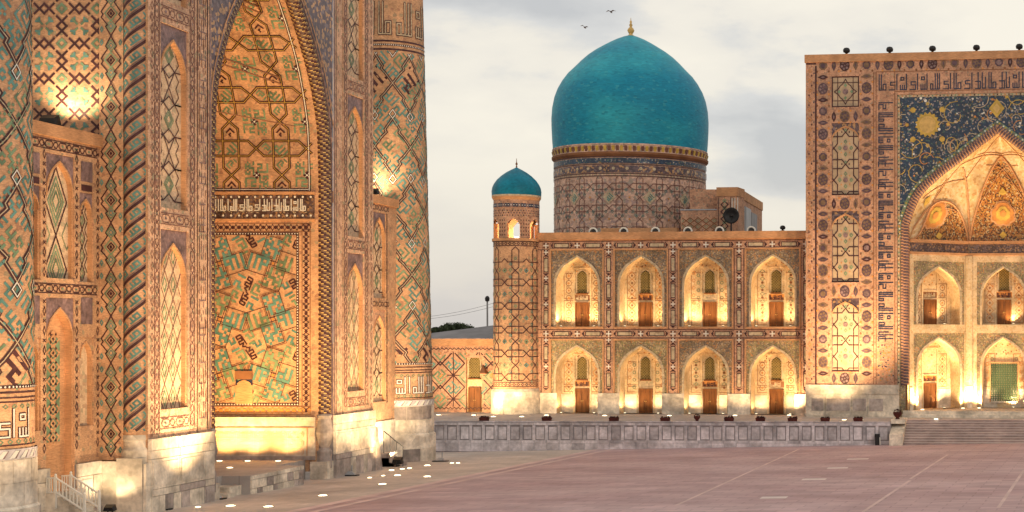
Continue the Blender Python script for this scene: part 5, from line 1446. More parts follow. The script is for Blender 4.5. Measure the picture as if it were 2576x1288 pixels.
# half dome above, lofted from the wall plan to the front arch
NS, NT = 150, 70
cumw = [0]
for a, b in zip(W3, W3[1:]): cumw.append(cumw[-1]+hypot(b[0]-a[0], b[1]-a[1]))
INN = arch(UC, ahw-.46, ASZ, AP[len(AP)//2][1]-ASZ-.55, A_TK, 24)
def loft(s, t, n=0):
    d = s*cumw[-1]; k = 0
    while k < 2 and cumw[k+1] < d: k += 1
    f = (d-cumw[k])/(cumw[k+1]-cumw[k]); b = (W3[k][0]+(W3[k+1][0]-W3[k][0])*f, W3[k][1]+(W3[k+1][1]-W3[k][1])*f, IFZ)
    x = s*(len(INN)-1); i = min(int(x), len(INN)-2); f = x-i; q = (INN[i][0]+(INN[i+1][0]-INN[i][0])*f, INN[i][1]+(INN[i+1][1]-INN[i][1])*f)
    a = PF(q[0], q[1], -1.0)
    h = 1-cos(t*pi/2); v = sin(t*pi/2)
    return (b[0]+(a[0]-b[0])*h, b[1]+(a[1]-b[1])*h-n, b[2]+(a[2]-b[2])*v-n*.5)
lun = []
for k in range(3):
    s0, s1 = cumw[k]/cumw[-1], cumw[k+1]/cumw[-1]; lun.append(((s0+s1)/2, (s1-s0)/2*.97))
def lunf(s, t, e=1.0):
    for c, hw_ in lun:
        x = abs(s-c)/(hw_*e)
        if x < 1 and t < .60*e*(1-x**1.5)**.72: return True
    return False
def lmat(i, j):
    s, t = (j+.5)/NS, (i+.5)/NT
    if lunf(s, t): return 'mosaic_orange'
    return 'mosaic_cream'
m = MB(); m.grid([[loft(j/NS, i/NT) for j in range(NS+1)] for i in range(NT+1)], None, lmat); m.build('half_dome', po, smooth=True)
m = MB()   # plaster ribs of the half dome
def rib(P, r): tube_path(m, P, r, lambda i, j: 'brick_plain', 6)
for c, hw_ in lun:
    rib([loft(c+hw_*q/20*1.0, .60*max(0.0, (1-abs(q/20)**1.5))**.72, .03) for q in range(-20, 21)], .09)
for sb in (lun[0][0]+lun[0][1]*1.05, lun[1][0]+lun[1][1]*1.05):
    rib([loft(sb, i/12*.8, .03) for i in range(13)], .08)
for d in (-1, 1):
    for c in [x[0] for x in lun]+[lun[0][0]+lun[0][1]*1.05, lun[1][0]+lun[1][1]*1.05]:
        rib([loft(min(.99, max(.01, c+d*.17*q/10)), .60+.3*q/10, .03) for q in range(11)], .035)
        rib([loft(min(.99, max(.01, c+d*.24*(q/10)**1.2)), .05+.55*(q/10)**.7, .03) for q in range(11)] if c not in [x[0] for x in lun] else [loft(min(.99, max(.01, c+d*.10*q/10)), .62+.2*q/10, .03) for q in range(11)], .03)
m.build('dome_ribs', po, smooth=True)
p = Pat(lambda u, v, n=0: loft(u, v, n+.03))
for c, hw_ in lun:
    x = c*(len(INN)-1); hgt = INN[int(round(x))][1]-IFZ; rt = hw_*cumw[-1]*.42/(1.5*hgt); tc = rt*1.75+.02
    for q, (r, mt_) in enumerate(((1, 'brick_plain'), (.86, 'orange'), (.55, 'ochre'), (.25, 'orange'))):
        p.quad([(c+hw_*.40*r*cos(a*pi/12)*(1.0 if a % 3 else .90), tc+rt*.95*r*sin(a*pi/12)*(1.0 if a % 3 else .90)) for a in range(24)], mt_, q*3)
    p.dia((c, tc+rt*1.55), hw_*.13, rt*.3, 'ochre', 2); p.dia((c, tc-rt*1.5), hw_*.12, rt*.25, 'ochre', 2)
p.build('dome_medallion', po)

# ---------------- low tiled building left of the turret
lb = empty('low_tiled_building', TF(tu(1160), PZ, -.6), 'low building with green diamond brickwork and a wooden door between minaret and turret', 'building')
LF = Frame((TO[0]-TN[0]*.6, TO[1]-TN[1]*.6, 0), TU, TN); lu = lambda x: tu(x, -.6); lz = lambda y, x=1160: tk(x, y, -.6)[1]
L0, L1 = lu(960), lu(1248); dc0, dc1 = lu(1172), lu(1213)
m = MB(); holed(m, LF, L0, L1, .6, 7.65, [(dc0, dc1, PZ, lz(900), .25)], 0, 'brick_pink'); m.face([LF(L0, 7.6, 0), LF(L1, 7.6, 0), LF(L1, 7.6, -9), LF(L0, 7.6, -9)], 'roof_metal'); m.face([LF(dc0, PZ, -.25), LF(dc1, PZ, -.25), LF(dc1, lz(900), -.25), LF(dc0, lz(900), -.25)], 'plaster_pattern')
m.build('wall', lb)
m = MB(); m.fbox(LF, L0, L1, 7.1, 7.68, 0, .15, 'brick_plain'); m.build('cornice', lb)
p = Pat(LF); p.inside = lambda u, v: L0 < u < L1-.1 and 1.95 < v < 6.5 and not (dc0-.12 < u < dc1+.12 and v < lz(893))
kx = lu(1108)
for i in range(-2, 4):
    for j in range(3):
        u, v = kx+i*2.3, 2.6+j*2.0
        word(p, W_MEA, (u, v-.1), .15, pi/4, 'green'); word(p, W_ALI, (u+1.15, v+.9), .15, pi/4, 'teal'); p.diao((u, v), .16, .16, .09, 'orange')
        p.path([(u-1.15, v), (u, v-1.15), (u+1.15, v), (u, v+1.15)], .10, 'dark', True); p.line((u+1.15, v-1), (u+1.15, v+1), .08, 'dark'); p.line((u+.6, v+.0), (u+1.7, v+.0), .08, 'dark')
p.inside = None
for k in range(30):
    u = L0+k*.36
    for v in (6.75, 1.75): p.path([(u-.18, v), (u, v+.16), (u+.18, v)], .06, 'dark')
p.build('diamond_brickwork', lb)
dcc = (dc0+dc1)/2; place(door_mesh(.92, 2.0), 'door', LF, dcc, PZ+.03, -.16, lb); place(lattice_mesh(1.0, 1.9, .6), 'lattice_window', LF, dcc, PZ+2.9, -.14, lb)
m = MB(); u = lu(1215); m.hexa([LF(u, 4.75, .0), LF(u+.5, 4.75, .0), LF(u+.5, 4.75, .7), LF(u, 4.75, .7), LF(u, 5.5, .0), LF(u+.1, 5.4, .0), LF(u+.5, 4.82, .7), LF(u, 4.82, .7)], 'brick_dark'); m.build('door_hood', lb)
m = MB(); m.face([LF(L0, 7.68, -1), LF(L1+2, 7.68, -1), LF(L1+2, 9.6, -9), LF(L0+6, 7.75, -9)], 'roof_metal'); m.face([LF(lu(1190), 8.3, -9), LF(L1+4, 9.7, -9), LF(L1+6, 10.8, -16), LF(lu(1210), 8.9, -16)], 'roof_pale'); m.build('sloping_roof', lb)

# ================================================================== terrace and steps in front of the rear madrasah
PH = math.atan(.03); EF = Frame((-22.4, 116.0, 0), (cos(PH), -sin(PH), 0), (-sin(PH), -cos(PH), 0))
eu = lambda x: (lambda k: ((k*(116.0)+22.4)/(cos(PH)+k*sin(PH))))((x-CX)/F)
ter = empty('terrace', EF(0, 0), kind='structure')
T0, T1 = eu(930), eu(2240)
m = MB(); m.fbox(EF, T0, T1, -2.5, PZ-.02, -24, -.05, 'marble_joint'); m.face([EF(T0, PZ, -24), EF(T0, PZ, .06), EF(T1, PZ, .06), EF(T1, PZ, -24)], 'terrace_top')
m.fbox(EF, T1, T1+40, -2.5, PZ-.03, -24, -2.95, 'marble_joint'); m.face([EF(T1, PZ, -24), EF(T1, PZ, -2.9), EF(T1+40, PZ, -2.9), EF(T1+40, PZ, -24)], 'terrace_top')
m.build('terrace_core', ter)
unit = .968
slab = {}
rng = random.Random(7)
def slabm(w_, h_, d, mt):
    b = MB(); b.box(-w_/2, w_/2, -d, 0, 0, h_, mt); return b
S1 = slabm(.60, .92, .045, 'marble_blue'); S2 = slabm(.225, 1.12, .085, 'marble_blue'); S3 = slabm(.955, .20, .11, 'marble_blue'); S4 = slabm(.955, .22, .07, 'marble_blue'); S5 = slabm(.955, .62, .055, 'marble_blue'); S6 = slabm(.955, .07, .13, 'marble_blue')
u = T1-unit/2-.05
while u > T0:
    place(S1, 'panel_slab', EF, u, .11, -.05, ter); place(S2, 'pilaster_slab', EF, u-unit/2, .03, -.05, ter)
    place(S3, 'frieze_slab', EF, u, 1.17, -.05, ter); place(S6, 'coping_slab', EF, u, PZ-.075, -.04, ter); place(S4, 'base_slab', EF, u, -.2, -.05, ter); place(S5, 'foot_slab', EF, u, -.83, -.05, ter)
    u -= unit
st = empty('terrace_steps', EF(T1+6, -.3), kind='structure')
n = 10; z0 = zg(-2, 115)-.02; rise = (PZ-z0)/n
for k in range(n):
    b = MB(); w0 = T1+1.05; nn_ = 1.0-.40*k; zt_ = z0+rise*(k+1)
    b.fbox(EF, w0, w0+30, zt_-rise-(1 if k == 0 else .03), zt_-.045, -3.4, nn_-.05, 'step_riser_shade'); b.fbox(EF, w0, w0+30, zt_-.045, zt_-(.003 if k < n-1 else -.002), nn_-.6, nn_, 'step_tread_lit'); b.build('step', st)
b = MB(); w0, w1 = T1+.02, T1+1.03
b.hexa([EF(w0, -1.5, 1.35), EF(w1, -1.5, 1.35), EF(w1, -1.5, -3), EF(w0, -1.5, -3), EF(w0, .55, 1.25), EF(w1, .55, 1.25), EF(w1, PZ+.12, -3), EF(w0, PZ+.12, -3)], 'marble')
b.fbox(EF, w0-.03, w1+.03, PZ-.2, PZ+.14, -3, -.6, 'marble'); b.build('cheek_wall', st)

# ------------------------------------------------------------------ planters and pots
def planter_mesh(seed):
    m = MB(); fr = fr0
    m.hexa([(-.33, -.13, 0), (.33, -.13, 0), (.33, .13, 0), (-.33, .13, 0), (-.37, -.16, .26), (.37, -.16, .26), (.37, .16, .26), (-.37, .16, .26)], 'terracotta')
    return m
rngp = random.Random(3)
def tuft(m, cx, cz, n, r, hmin, hmax, mt):
    for _ in range(n):
        a = rngp.uniform(0, 2*pi); d = rngp.uniform(0, r); x, y = cx+d*cos(a), d*.45*sin(a); h = rngp.uniform(hmin, hmax); t = rngp.uniform(-.08, .08); w_ = rngp.uniform(.03, .07)
        m.face([(x-w_, y, cz), (x+w_, y+.02, cz), (x+t, y, cz+h)], mt); m.face([(x, y-w_, cz), (x+.02, y+w_, cz), (x+t, y, cz+h)], mt)
desc = ['before the low building, leftmost of the row', 'before the foot of the turret', 'before the pier between first and second arches', 'left of the round pot, second trough from it', 'just right of the round pot', 'before the pier between third and fourth arches', 'before the fourth arch beside the portal plinth', 'before the left part of the portal plinth', 'before the portal plinth, nearest the stairs']
for k, x in enumerate((1216, 1374, 1543, 1672, 1833, 1912, 1993, 2075, 2158)):
    c = EF(eu(x), PZ, -.18)
    t = empty('flower_trough', c, 'dark red flower trough '+desc[k], 'planter', 'flower troughs along the terrace edge')
    m = planter_mesh(k); m.v = [(a+c[0], b+c[1], d+c[2]) for a, b, d in m.v]; m.build('trough', t)
    m = MB(); tuft(m, -.2, .24, 14, .14, .06, .18, 'soil_plant'); tuft(m, .05, .24, 12, .14, .05, .14+.1*rngp.random(), 'soil_plant'); tuft(m, .24, .24, 12, .1, .06, .2, 'soil_plant')
    m.v = [(a+c[0], b+c[1], d+c[2]) for a, b, d in m.v]; m.build('plants', t)
for x, lab, dy, s in ((1752, 'small round flower pot among the troughs below the third arch', .0, .85), (2255, 'round dark planting pot on the stair cheek wall', .0, 1.15)):
    c = EF(eu(x), PZ+(.14 if x > 2000 else 0), -.2 if x < 2000 else -1.1)
    t = empty('flower_pot', c, lab, 'planter')
    m = MB(); m.revolve(c[0], c[1], [(.12*s, c[2]), (.16*s, c[2]+.03), (.10*s, c[2]+.08*s), (.24*s, c[2]+.22*s), (.30*s, c[2]+.36*s), (.29*s, c[2]+.46*s), (.25*s, c[2]+.46*s)], 'terracotta', 20); m.build('pot', t, smooth=True)
    m = MB(); 
    for _ in range(120):
        a, b_ = rngp.uniform(0, 2*pi), rngp.uniform(0, pi/2); r = .26*s; P = (c[0]+r*cos(a)*cos(b_), c[1]+r*sin(a)*cos(b_), c[2]+.44*s+r*.75*sin(b_)); w_ = .06*s
        m.face([(P[0]+rngp.uniform(-w_, w_), P[1]+rngp.uniform(-w_, w_), P[2]+rngp.uniform(-w_, w_)) for _ in range(3)], 'soil_plant')
    m.build('plants', t)
c = EF(eu(2208), zg(-7, 116), .35)
cb = empty('utility_cabinet', c, 'small dark upright cabinet standing against the terrace wall beside the stairs', 'cabinet')
m = MB(); m.box(c[0]-.16, c[0]+.16, c[1]-.14, c[1]+.14, c[2], c[2]+.62, 'black_metal'); m.box(c[0]-.19, c[0]+.19, c[1]-.17, c[1]+.17, c[2]+.62, c[2]+.86, 'black_metal'); m.build('cabinet_body', cb)
m = MB(); m.hexa([(c[0]+.19, c[1]-.12, c[2]+.05), (c[0]+.27, c[1]-.12, c[2]+.05), (c[0]+.27, c[1]+.1, c[2]+.05), (c[0]+.19, c[1]+.1, c[2]+.05), (c[0]+.17, c[1]-.12, c[2]+.62), (c[0]+.22, c[1]-.12, c[2]+.62), (c[0]+.22, c[1]+.1, c[2]+.62), (c[0]+.17, c[1]+.1, c[2]+.62)], 'white_paint'); m.build('side_panel', cb)

# ------------------------------------------------------------------ lamps
def spot(parent, loc, aim, power, ang=70, col=WARM, blend=1.0, rad=.12):
    l = bpy.data.lights.new('lamp_light', 'SPOT'); l.energy = power; l.spot_size = radians(ang); l.spot_blend = blend; l.color = col; l.shadow_soft_size = rad
    o = link(bpy.data.objects.new('lamp_light', l)); o.parent = parent; b = wloc(parent) if parent else (0, 0, 0)
    o.location = tuple(loc[k]-b[k] for k in range(3))
    d = [aim[k]-loc[k] for k in range(3)]
    import mathutils
    o.rotation_euler = mathutils.Vector(d).to_track_quat('-Z', 'Y').to_euler(); return o
def ground_lamp(c, label, r=.22, aim=None, power=0, ang=80, group='round lamps set into the paving', glow='lamp_glow', col=WARM, blend=1.0):
    t = empty('ground_lamp', c, label, 'lamp', group)
    m = MB(); m.revolve(c[0], c[1], [(r*1.25, c[2]+.004), (r*1.25, c[2]+.03), (r, c[2]+.035)], 'grey_metal', 16); m.build('lamp_rim', t)
    m = MB(); m.revolve(c[0], c[1], [(r, c[2]+.03), (r*.6, c[2]+.055), (.01, c[2]+.06)], glow, 16); m.build('lamp_lens', t)
    if power: spot(t, (c[0], c[1], c[2]+.14), aim, power, ang, col, blend)
    return t
GL = [  # photo x, y, label, radius, aim, power, cone
 (498, 1277, 'small ground lamp on the apron, leftmost of all', .16, None, 0, 0),
 (580, 1274, 'bright ground lamp on the apron below the left pier, second from left', .27, (-38.5, 73.2, 16.3), 7125, 100),
 (675, 1276, 'bright ground lamp on the apron at the lower photo edge, third from left', .27, (-39.5, 79, 20.5), 7125, 100),
 (812, 1248, 'ground lamp alone in the middle of the apron before the stepped dais', .27, (-38.5, 92, 18.7), 7125, 100),
 (962, 1219, 'ground lamp nearest the paving edge before the right pier', .27, (-38.0, 94, 13.9), 4932, 100),
 (930, 1203, 'small ground lamp close to the right pier foot', .16, (-38.5, 95.5, 13.9), 1499, 100),
 (964, 1198, 'small ground lamp by the iron stair rail', .15, None, 0, 0),
 (1000, 1197, 'bright ground lamp just right of the stair rail', .26, (-39.6, 102.5, 15.1), 2598, 100),
 (1075, 1200, 'ground lamp right of the minaret, closest to the paving edge', .26, (-39.5, 104.6, 18.1), 7125, 100),
 (985, 1184, 'bright ground lamp before the narrow wing', .22, (-39.6, 102, 12.7), 1398, 100),
 (1012, 1181, 'ground lamp at the left foot of the minaret base', .20, None, 0, 0),
 (1030, 1179, 'ground lamp centred before the minaret base', .20, (-40, 105, 13.9), 1499, 100),
 (1075, 1172, 'ground lamp at the right foot of the minaret', .26, (-38.9, 105.5, 13.3), 1398, 100),
 (1137, 1166, 'paired ground lamp right of the minaret, left one', .18, None, 0, 0),
 (1152, 1166, 'paired ground lamp right of the minaret, right one', .18, None, 0, 0)]
for x, y, lab, r, aim, pw, ang in GL: ground_lamp(on_ground(x, y, .012), lab, r*.82, aim, pw, ang or 80)
for c, lab, aim, pw in (((-34.5, 55.5), 'added ground lamp out of view beyond the lower left corner, before the leftmost minaret', (-40, 60.5, 15), 5200), ((-31.5, 62.5), 'added ground lamp out of view below the photo edge, before the wing', (-40, 69.5, 16), 7500)):
    ground_lamp((c[0], c[1], zg(*c)+.012), lab, .27, aim, pw, 110)  # two unseen lamps added to light the left minaret and wing
for x, y, lab, aim, pw in ((575, 1157, 'floor lamp at the foot of the dado inside the arch, leftmost', (-44.2, 90.2, 9), 1500), (645, 1157, 'floor lamp at the foot of the dado inside the arch, second of the row', (-42.3, 90.2, 9), 1500),
                  (710, 1159, 'floor lamp at the foot of the dado inside the arch, nearest the rope moulding', (-40.5, 90.2, 9), 1400), (578, 1178, 'floor lamp on the dais away from the wall inside the arch', (-43, 90.4, 18), 7600)):
    c = on_level(x, y, FZ+.004); c = (c[0], min(c[1], WN-1.15), c[2]); ground_lamp(c, lab, .17, aim, pw, 150 if pw < 2000 else 110, 'floor lamps inside the great arch', col=GOLD)
# lamps on the terrace
def at_terr(x, y): return on_level(x, y, PZ+.004)
tlx = [(1103, 1044.5, 'terrace lamp before the low building, beside the minaret', 6.0, 2300), (1191.6, 1045.5, 'terrace lamp before the wooden door of the low building', 6.0, 2300), (1241, 1049, 'terrace lamp at the left foot of the turret', 10, 1540), (1312.5, 1049, 'terrace lamp at the centre foot of the turret', 10, 1800),
       (1374.5, 1045.5, 'terrace lamp before the pier between turret and first arch', 9, 760), (1521, 1046.3, 'terrace lamp before the pier between first and second arches', 9, 760), (1684, 1046.5, 'terrace lamp before the pier between second and third arches', 9, 760), (1849, 1046, 'terrace lamp before the pier between third and fourth arches', 9, 760), (1985, 1045.5, 'terrace lamp between the fourth arch and the portal plinth', 9, 2200),
       (2102, 1050, 'terrace lamp before the middle of the portal plinth', 8, 6200), (2138, 1053, 'bright wedge-shaped terrace lamp behind the troughs before the portal', 23, 9500), (2190, 1050, 'terrace lamp before the right end of the portal plinth', 20, 7400)]
for x, y, lab, za, pw in tlx:
    c = at_terr(x, y); uu_ = (c[0]-TO[0])*TU[0]+(c[1]-TO[1])*TU[1]
    nn_ = (c[0]-TO[0])*TN[0]+(c[1]-TO[1])*TN[1]
    if x < 2027 and nn_ < .45: c = TF(uu_, PZ+.004, 1.2 if not (1236 < x < 1330) else 2.6)
    elif x > 2027 and nn_ < PN+4.4: c = TF(uu_, PZ+.004, PN+4.4)
    aim = TF(uu_ if x < 2030 else uu_-.3, za, .4 if x < 2027 else PN)
    if x < 1340: aim = TF(uu_, za, 0)
    ground_lamp(c, lab, .2, aim, pw, 140 if x < 2027 else 92, 'lamps on the terrace')
for x, y, lab, r in ((2355, 1055.5, 'lamp at the head of the wide stairs before the portal recess', .2),):
    ground_lamp(on_level(x, y, PZ+.006), lab, r, PF(UC-3, 14, -2), 3600, 85, 'lamps on the terrace', 'lamp_glow_cool')
nmi = 0
for wi, (a, b) in enumerate(zip(W3, W3[1:])):
    fr, l = wall_frame(a, b)
    for q, nm_ in ((.16, 'left'), (.84, 'right')):
        where = ['angled left wall in the portal recess', 'back wall in the portal recess', 'angled right wall in the portal recess'][wi]
        c = fr(l*q, FZ2+.004, .55); ground_lamp(c, 'floor lamp at the %s end of the %s' % (nm_, where), .16, fr(l*q, 14, -.3), 2900 if wi != 1 else 1900, 140, 'floor lamps in the portal recess')
    c = fr(l/2, IFZ+.1, .75)
    t = empty('cornice_lamp', c, 'small lamp on the cornice under the half dome, %s wall' % ['left', 'back', 'right'][wi], 'lamp', 'cornice lamps under the half dome')
    m = MB(); m.box(c[0]-.15, c[0]+.15, c[1]-.08, c[1]+.08, c[2]-.08, c[2]+.05, 'black_metal'); m.build('lamp_body', t)
    spot(t, (c[0], c[1]-.25, c[2]+.12), (PF(UC, 26, .5)), 330, 150, WARM2, .9)
# small lamps added inside the niches for their glow, no fixtures seen
def added_niche_lamp(fr, c, z, n, lab, pw, aim, ang=130):
    q = fr(c, z+.02, n); t = empty('added_niche_lamp', q, lab, 'lamp', 'added lamps on the niche floors')
    m = MB(); m.box(q[0]-.10, q[0]+.10, q[1]-.06, q[1]+.06, q[2], q[2]+.05, 'black_metal'); m.box(q[0]-.08, q[0]+.08, q[1]-.045, q[1]+.045, q[2]+.05, q[2]+.06, 'lamp_glow'); m.build('lamp_body', t)
    spot(t, (q[0], q[1], q[2]+.12), aim, pw, ang, WARM, .8, .08)
ordn = ['first', 'second', 'third', 'fourth']
for k, c in enumerate(bays):
    for z, lv in ((ROWS[0][0], 'upper'), (ROWS[1][0], 'lower')):
        for s, sn in ((-1, 'left'), (1, 'right')):
            added_niche_lamp(TF, c+s*1.42, z, -.16, 'added small lamp on the %s side of the %s %s gallery niche' % (sn, ordn[k], lv), (560 if lv == 'upper' else 330)*(1.0, .86, 1.1, .93)[(k+(lv == 'lower')) % 4]*(1.12 if s < 0 else .85), TF(c+s*.7, z+4, -1.3))
for wi, (a, b) in enumerate(zip(W3, W3[1:])):
    fr, l = wall_frame(a, b)
    for z, lv in ((8.85, 'upper'), (FZ2, 'lower')):
        added_niche_lamp(fr, l*.5+.8, z, -.5, 'added small lamp inside the %s niche of the %s recess wall' % (lv, ['angled left', 'central back', 'angled right'][wi]), 420, fr(l*.5, z+4, -1.0))
# turret lantern lamp
q = (TCX, TCY, 16.05); t = empty('lantern_lamp', q, 'lamp on the lantern floor of the small turret', 'lamp')
m = MB(); m.revolve(q[0], q[1], [(.18, q[2]), (.18, q[2]+.12), (.01, q[2]+.13)], 'lamp_glow', 12); m.build('lamp_body', t)
l = bpy.data.lights.new('lamp_light', 'POINT'); l.energy = 420; l.color = WARM2; l.shadow_soft_size = .15; o = link(bpy.data.objects.new('lamp_light', l)); o.parent = t; o.location = (0, 0, .35)
# floodlights on the wing roofs
def flood(name, c, lab, aim, pw, ang, s=1.0, yaw=0):
    t = empty(name, c, lab, 'floodlight')
    m = MB(); m.box(c[0]-.05, c[0]+.05, c[1]-.4*s, c[1]+.4*s, c[2], c[2]+.06, 'black_metal'); m.tube((c[0], c[1]-.3*s, c[2]), (c[0], c[1]-.3*s, c[2]+.4*s), .03, 'black_metal'); m.tube((c[0], c[1]+.3*s, c[2]), (c[0], c[1]+.3*s, c[2]+.4*s), .03, 'black_metal'); m.build('bracket', t)
    m = MB(); m.hexa([(c[0]-.42*s, c[1]-.25*s, c[2]+.15), (c[0]+.42*s, c[1]-.25*s, c[2]+.15), (c[0]+.42*s, c[1]+.2*s, c[2]+.2), (c[0]-.42*s, c[1]+.2*s, c[2]+.2), (c[0]-.3*s, c[1]-.28*s, c[2]+.55*s), (c[0]+.3*s, c[1]-.28*s, c[2]+.55*s), (c[0]+.36*s, c[1]+.1*s, c[2]+.75*s), (c[0]-.36*s, c[1]+.1*s, c[2]+.75*s)], 'black_metal'); m.build('housing', t)
    spot(t, (c[0], c[1]+.35*s, c[2]+.7*s), aim, pw, ang, WARM2, .8)
flood('floodlight', (-41.55, 69.0, 17.3), 'black floodlight on the wing roof lighting the crosses of the portal flank', (-41.2, YS, 20.3), 1050, 125)
flood('floodlight', (-40.1, 102.7, 17.3), 'floodlight on the wing roof lighting the side of the minaret', (-40.6, 104.6, 19.5), 900, 120, .8)
flood('floodlight', (-39.9, 66.5, .05), 'dark floodlight on the ground below the white handrail', (-40.3, 67.8, 9), 380, 140, .7)
flood('floodlight', (-38.95, 69.2, .0), 'dark floodlight behind the foot of the white handrail', (-40, 70.4, 10), 260, 140, .6)
flood('floodlight', (-37.6, 100.3, -.55), 'low floodlight on the paving under the iron stair rail', (-39.5, 101.8, 7), 2200, 140, .8)
def plate_lamp(x, y, lab, aim, pw):
    c = on_ground(x, y, .012); t = empty('plate_floodlight', c, lab, 'floodlight', 'flat floodlights at the portal foot')
    m = MB(); m.box(c[0]-.5, c[0]+.5, c[1]-.22, c[1]+.22, c[2], c[2]+.07, 'black_metal'); m.hexa([(c[0]-.32, c[1]-.1, c[2]+.07), (c[0]+.32, c[1]-.1, c[2]+.07), (c[0]+.32, c[1]+.15, c[2]+.07), (c[0]-.32, c[1]+.15, c[2]+.07), (c[0]-.12, c[1], c[2]+.26), (c[0]+.12, c[1], c[2]+.26), (c[0]+.12, c[1]+.1, c[2]+.26), (c[0]-.12, c[1]+.1, c[2]+.26)], 'grey_metal'); m.build('lamp_body', t)
    m = MB(); m.tube((c[0]+.05, c[1]+.2, c[2]), (c[0]+.05, c[1]+.2, c[2]+.62), .035, 'grey_metal'); m.build('post', t)
plate_lamp(541, 1256, 'flat floodlight with short post at the right foot of the left pier', None, 0)
plate_lamp(880, 1197, 'flat floodlight at the foot of the right pier', None, 0)
plate_lamp(402, 1283, 'dome backed floodlight on the paving below the left pier', None, 0)
plate_lamp(1108, 1161, 'flat pale floodlight on the paving right of the minaret base', None, 0)
# roof lamps
for k, x in enumerate((1488, 1565, 1645, 1727, 1807, 1887)):
    c = TF(tu(x), 16.5, -.35); t = empty('roof_lamp', c, 'round white rimmed lamp on the gallery roof edge, number %s from the left' % ['one', 'two', 'three', 'four', 'five', 'six'][k], 'lamp', 'round lamps along the gallery roof')
    m = MB(); g = lambda r, a, n_: (c[0]+r*cos(a)*cT-n_*sT, c[1]-r*cos(a)*sT-n_*cT, c[2]+.06+r*sin(a))
    m.grid([[g(r, 2*pi*j/20, n_) for j in range(20)] for r, n_ in ((.38, -.1), (.38, .03), (.29, .05), (.25, .0))], 'white_paint', closed=True); m.build('rim', t, smooth=False)
    m = MB(); m.grid([[g(r, 2*pi*j/20, n_) for j in range(20)] for r, n_ in ((.27, -.1), (.22, .06), (.12, .12), (.01, .13))], 'black_metal', closed=True); m.build('lamp_body', t, smooth=True)
def bulb(c, lab, s=1.0):
    t = empty('parapet_lamp', c, lab, 'lamp', 'dark lamps on the portal top')
    m = MB(); m.revolve(c[0], c[1], [(.10*s, c[2]), (.10*s, c[2]+.15*s), (.26*s, c[2]+.22*s), (.29*s, c[2]+.4*s), (.2*s, c[2]+.55*s), (.02, c[2]+.6*s)], 'black_metal', 14); m.build('lamp_body', t, smooth=True)
    m = MB(); m.box(c[0]-.2*s, c[0]+.2*s, c[1]-.2*s, c[1]+.2*s, c[2]-.01, c[2]+.06, 'roof_metal'); m.build('foot', t)
for k, x in enumerate((2127, 2236, 2344, 2455, 2563)): bulb(PF(pu(x), PT, -.4), 'dark bulbous lamp on the portal top, %s from the left' % ['first', 'second', 'third', 'fourth', 'fifth'][k])
bulb(TF(tu(1966), 16.5, -.4), 'dark bulbous lamp on the gallery roof beside the portal', .8)

# ------------------------------------------------------------------ white handrail stair at the wing door
sx = empty('handrail_stair', (-39.3, 66.5, -.2), 'short stair with white wooden handrails at the tall niche, lower left', 'stair')
LZ = 1.28
m = MB(); m.box(-39.94, -39.5, 65.95, 68.2, ZG, LZ, 'marble'); m.build('landing', sx)
for k in range(5):
    m = MB(); m.box(-39.5+.26*k, -39.5+.26*(k+1), 66.08, 67.05, ZG, LZ-.17*(k+1), 'marble'); m.build('step', sx)
for y in (66.0, 67.12):
    x0, x1, dz_ = -39.5, -38.26, .80; top = LZ+.68
    m = MB(); m.tube((-39.9, y, top-.03), (x0, y, top), .035, 'white_paint', 6); m.tube((x0, y, top), (x1, y, top-dz_), .04, 'white_paint', 6); m.tube((x0, y, LZ+.06), (x1, y, LZ+.06-dz_), .045, 'white_paint', 6); m.tube((-39.9, y, LZ+.04), (x0, y, LZ+.06), .035, 'white_paint', 6); m.build('handrail', sx)
    for k in range(9):
        t = k/8; x = x0+(x1-x0)*t; z = LZ+.06-dz_*t; m = MB()
        if k in (0, 8):
            m.box(x-.045, x+.045, y-.045, y+.045, -.4 if k == 8 else z-.7, z+.68, 'white_paint'); m.revolve(x, y, [(.035, z+.68), (.06, z+.73), (.035, z+.78), (.01, z+.80)], 'white_paint', 8); m.build('newel_post', sx)
        else: m.box(x-.022, x+.022, y-.018, y+.018, z, z+.62, 'white_paint'); m.build('baluster', sx)
    for k in range(4):
        x = -39.88+.1*k; m = MB(); m.box(x-.018, x+.018, y-.016, y+.016, LZ+.02, top-.03, 'white_paint'); m.build('baluster', sx)
bx = empty('red_box', (-39.75, 64.3, -.25), 'small dark red box beside the minaret foot, lower left', 'box')
m = MB(); m.box(-39.3, -38.75, 64.2, 64.6, -.05, .45, 'terracotta'); m.box(-39.27, -39.2, 64.25, 64.55, -.4, -.05, 'terracotta'); m.box(-38.85, -38.78, 64.25, 64.55, -.4, -.05, 'terracotta'); m.box(-39.33, -38.72, 64.17, 64.63, .45, .5, 'terracotta'); m.build('box_body', bx)
# iron stair rail by the north wing
ir = empty('iron_stair', (-38.3, 100.9, -.6), 'small stair with thin iron rail between right pier and minaret', 'stair')
m = MB(); m.tube((-38.6, 100.5, 1.75), (-37.3, 100.5, .65), .03, 'black_metal'); m.build('handrail', ir)
for k in range(4):
    x = -38.6+.42*k; m = MB(); m.tube((x, 100.5, -.7), (x, 100.5, 1.75-.36*k), .022, 'black_metal'); m.build('baluster', ir)
for k in range(3):
    m = MB(); m.box(-38.8, -38.2+.32*k, 100.4, 101.8, -1.0, .3-.32*k, 'marble_dark'); m.build('step', ir)

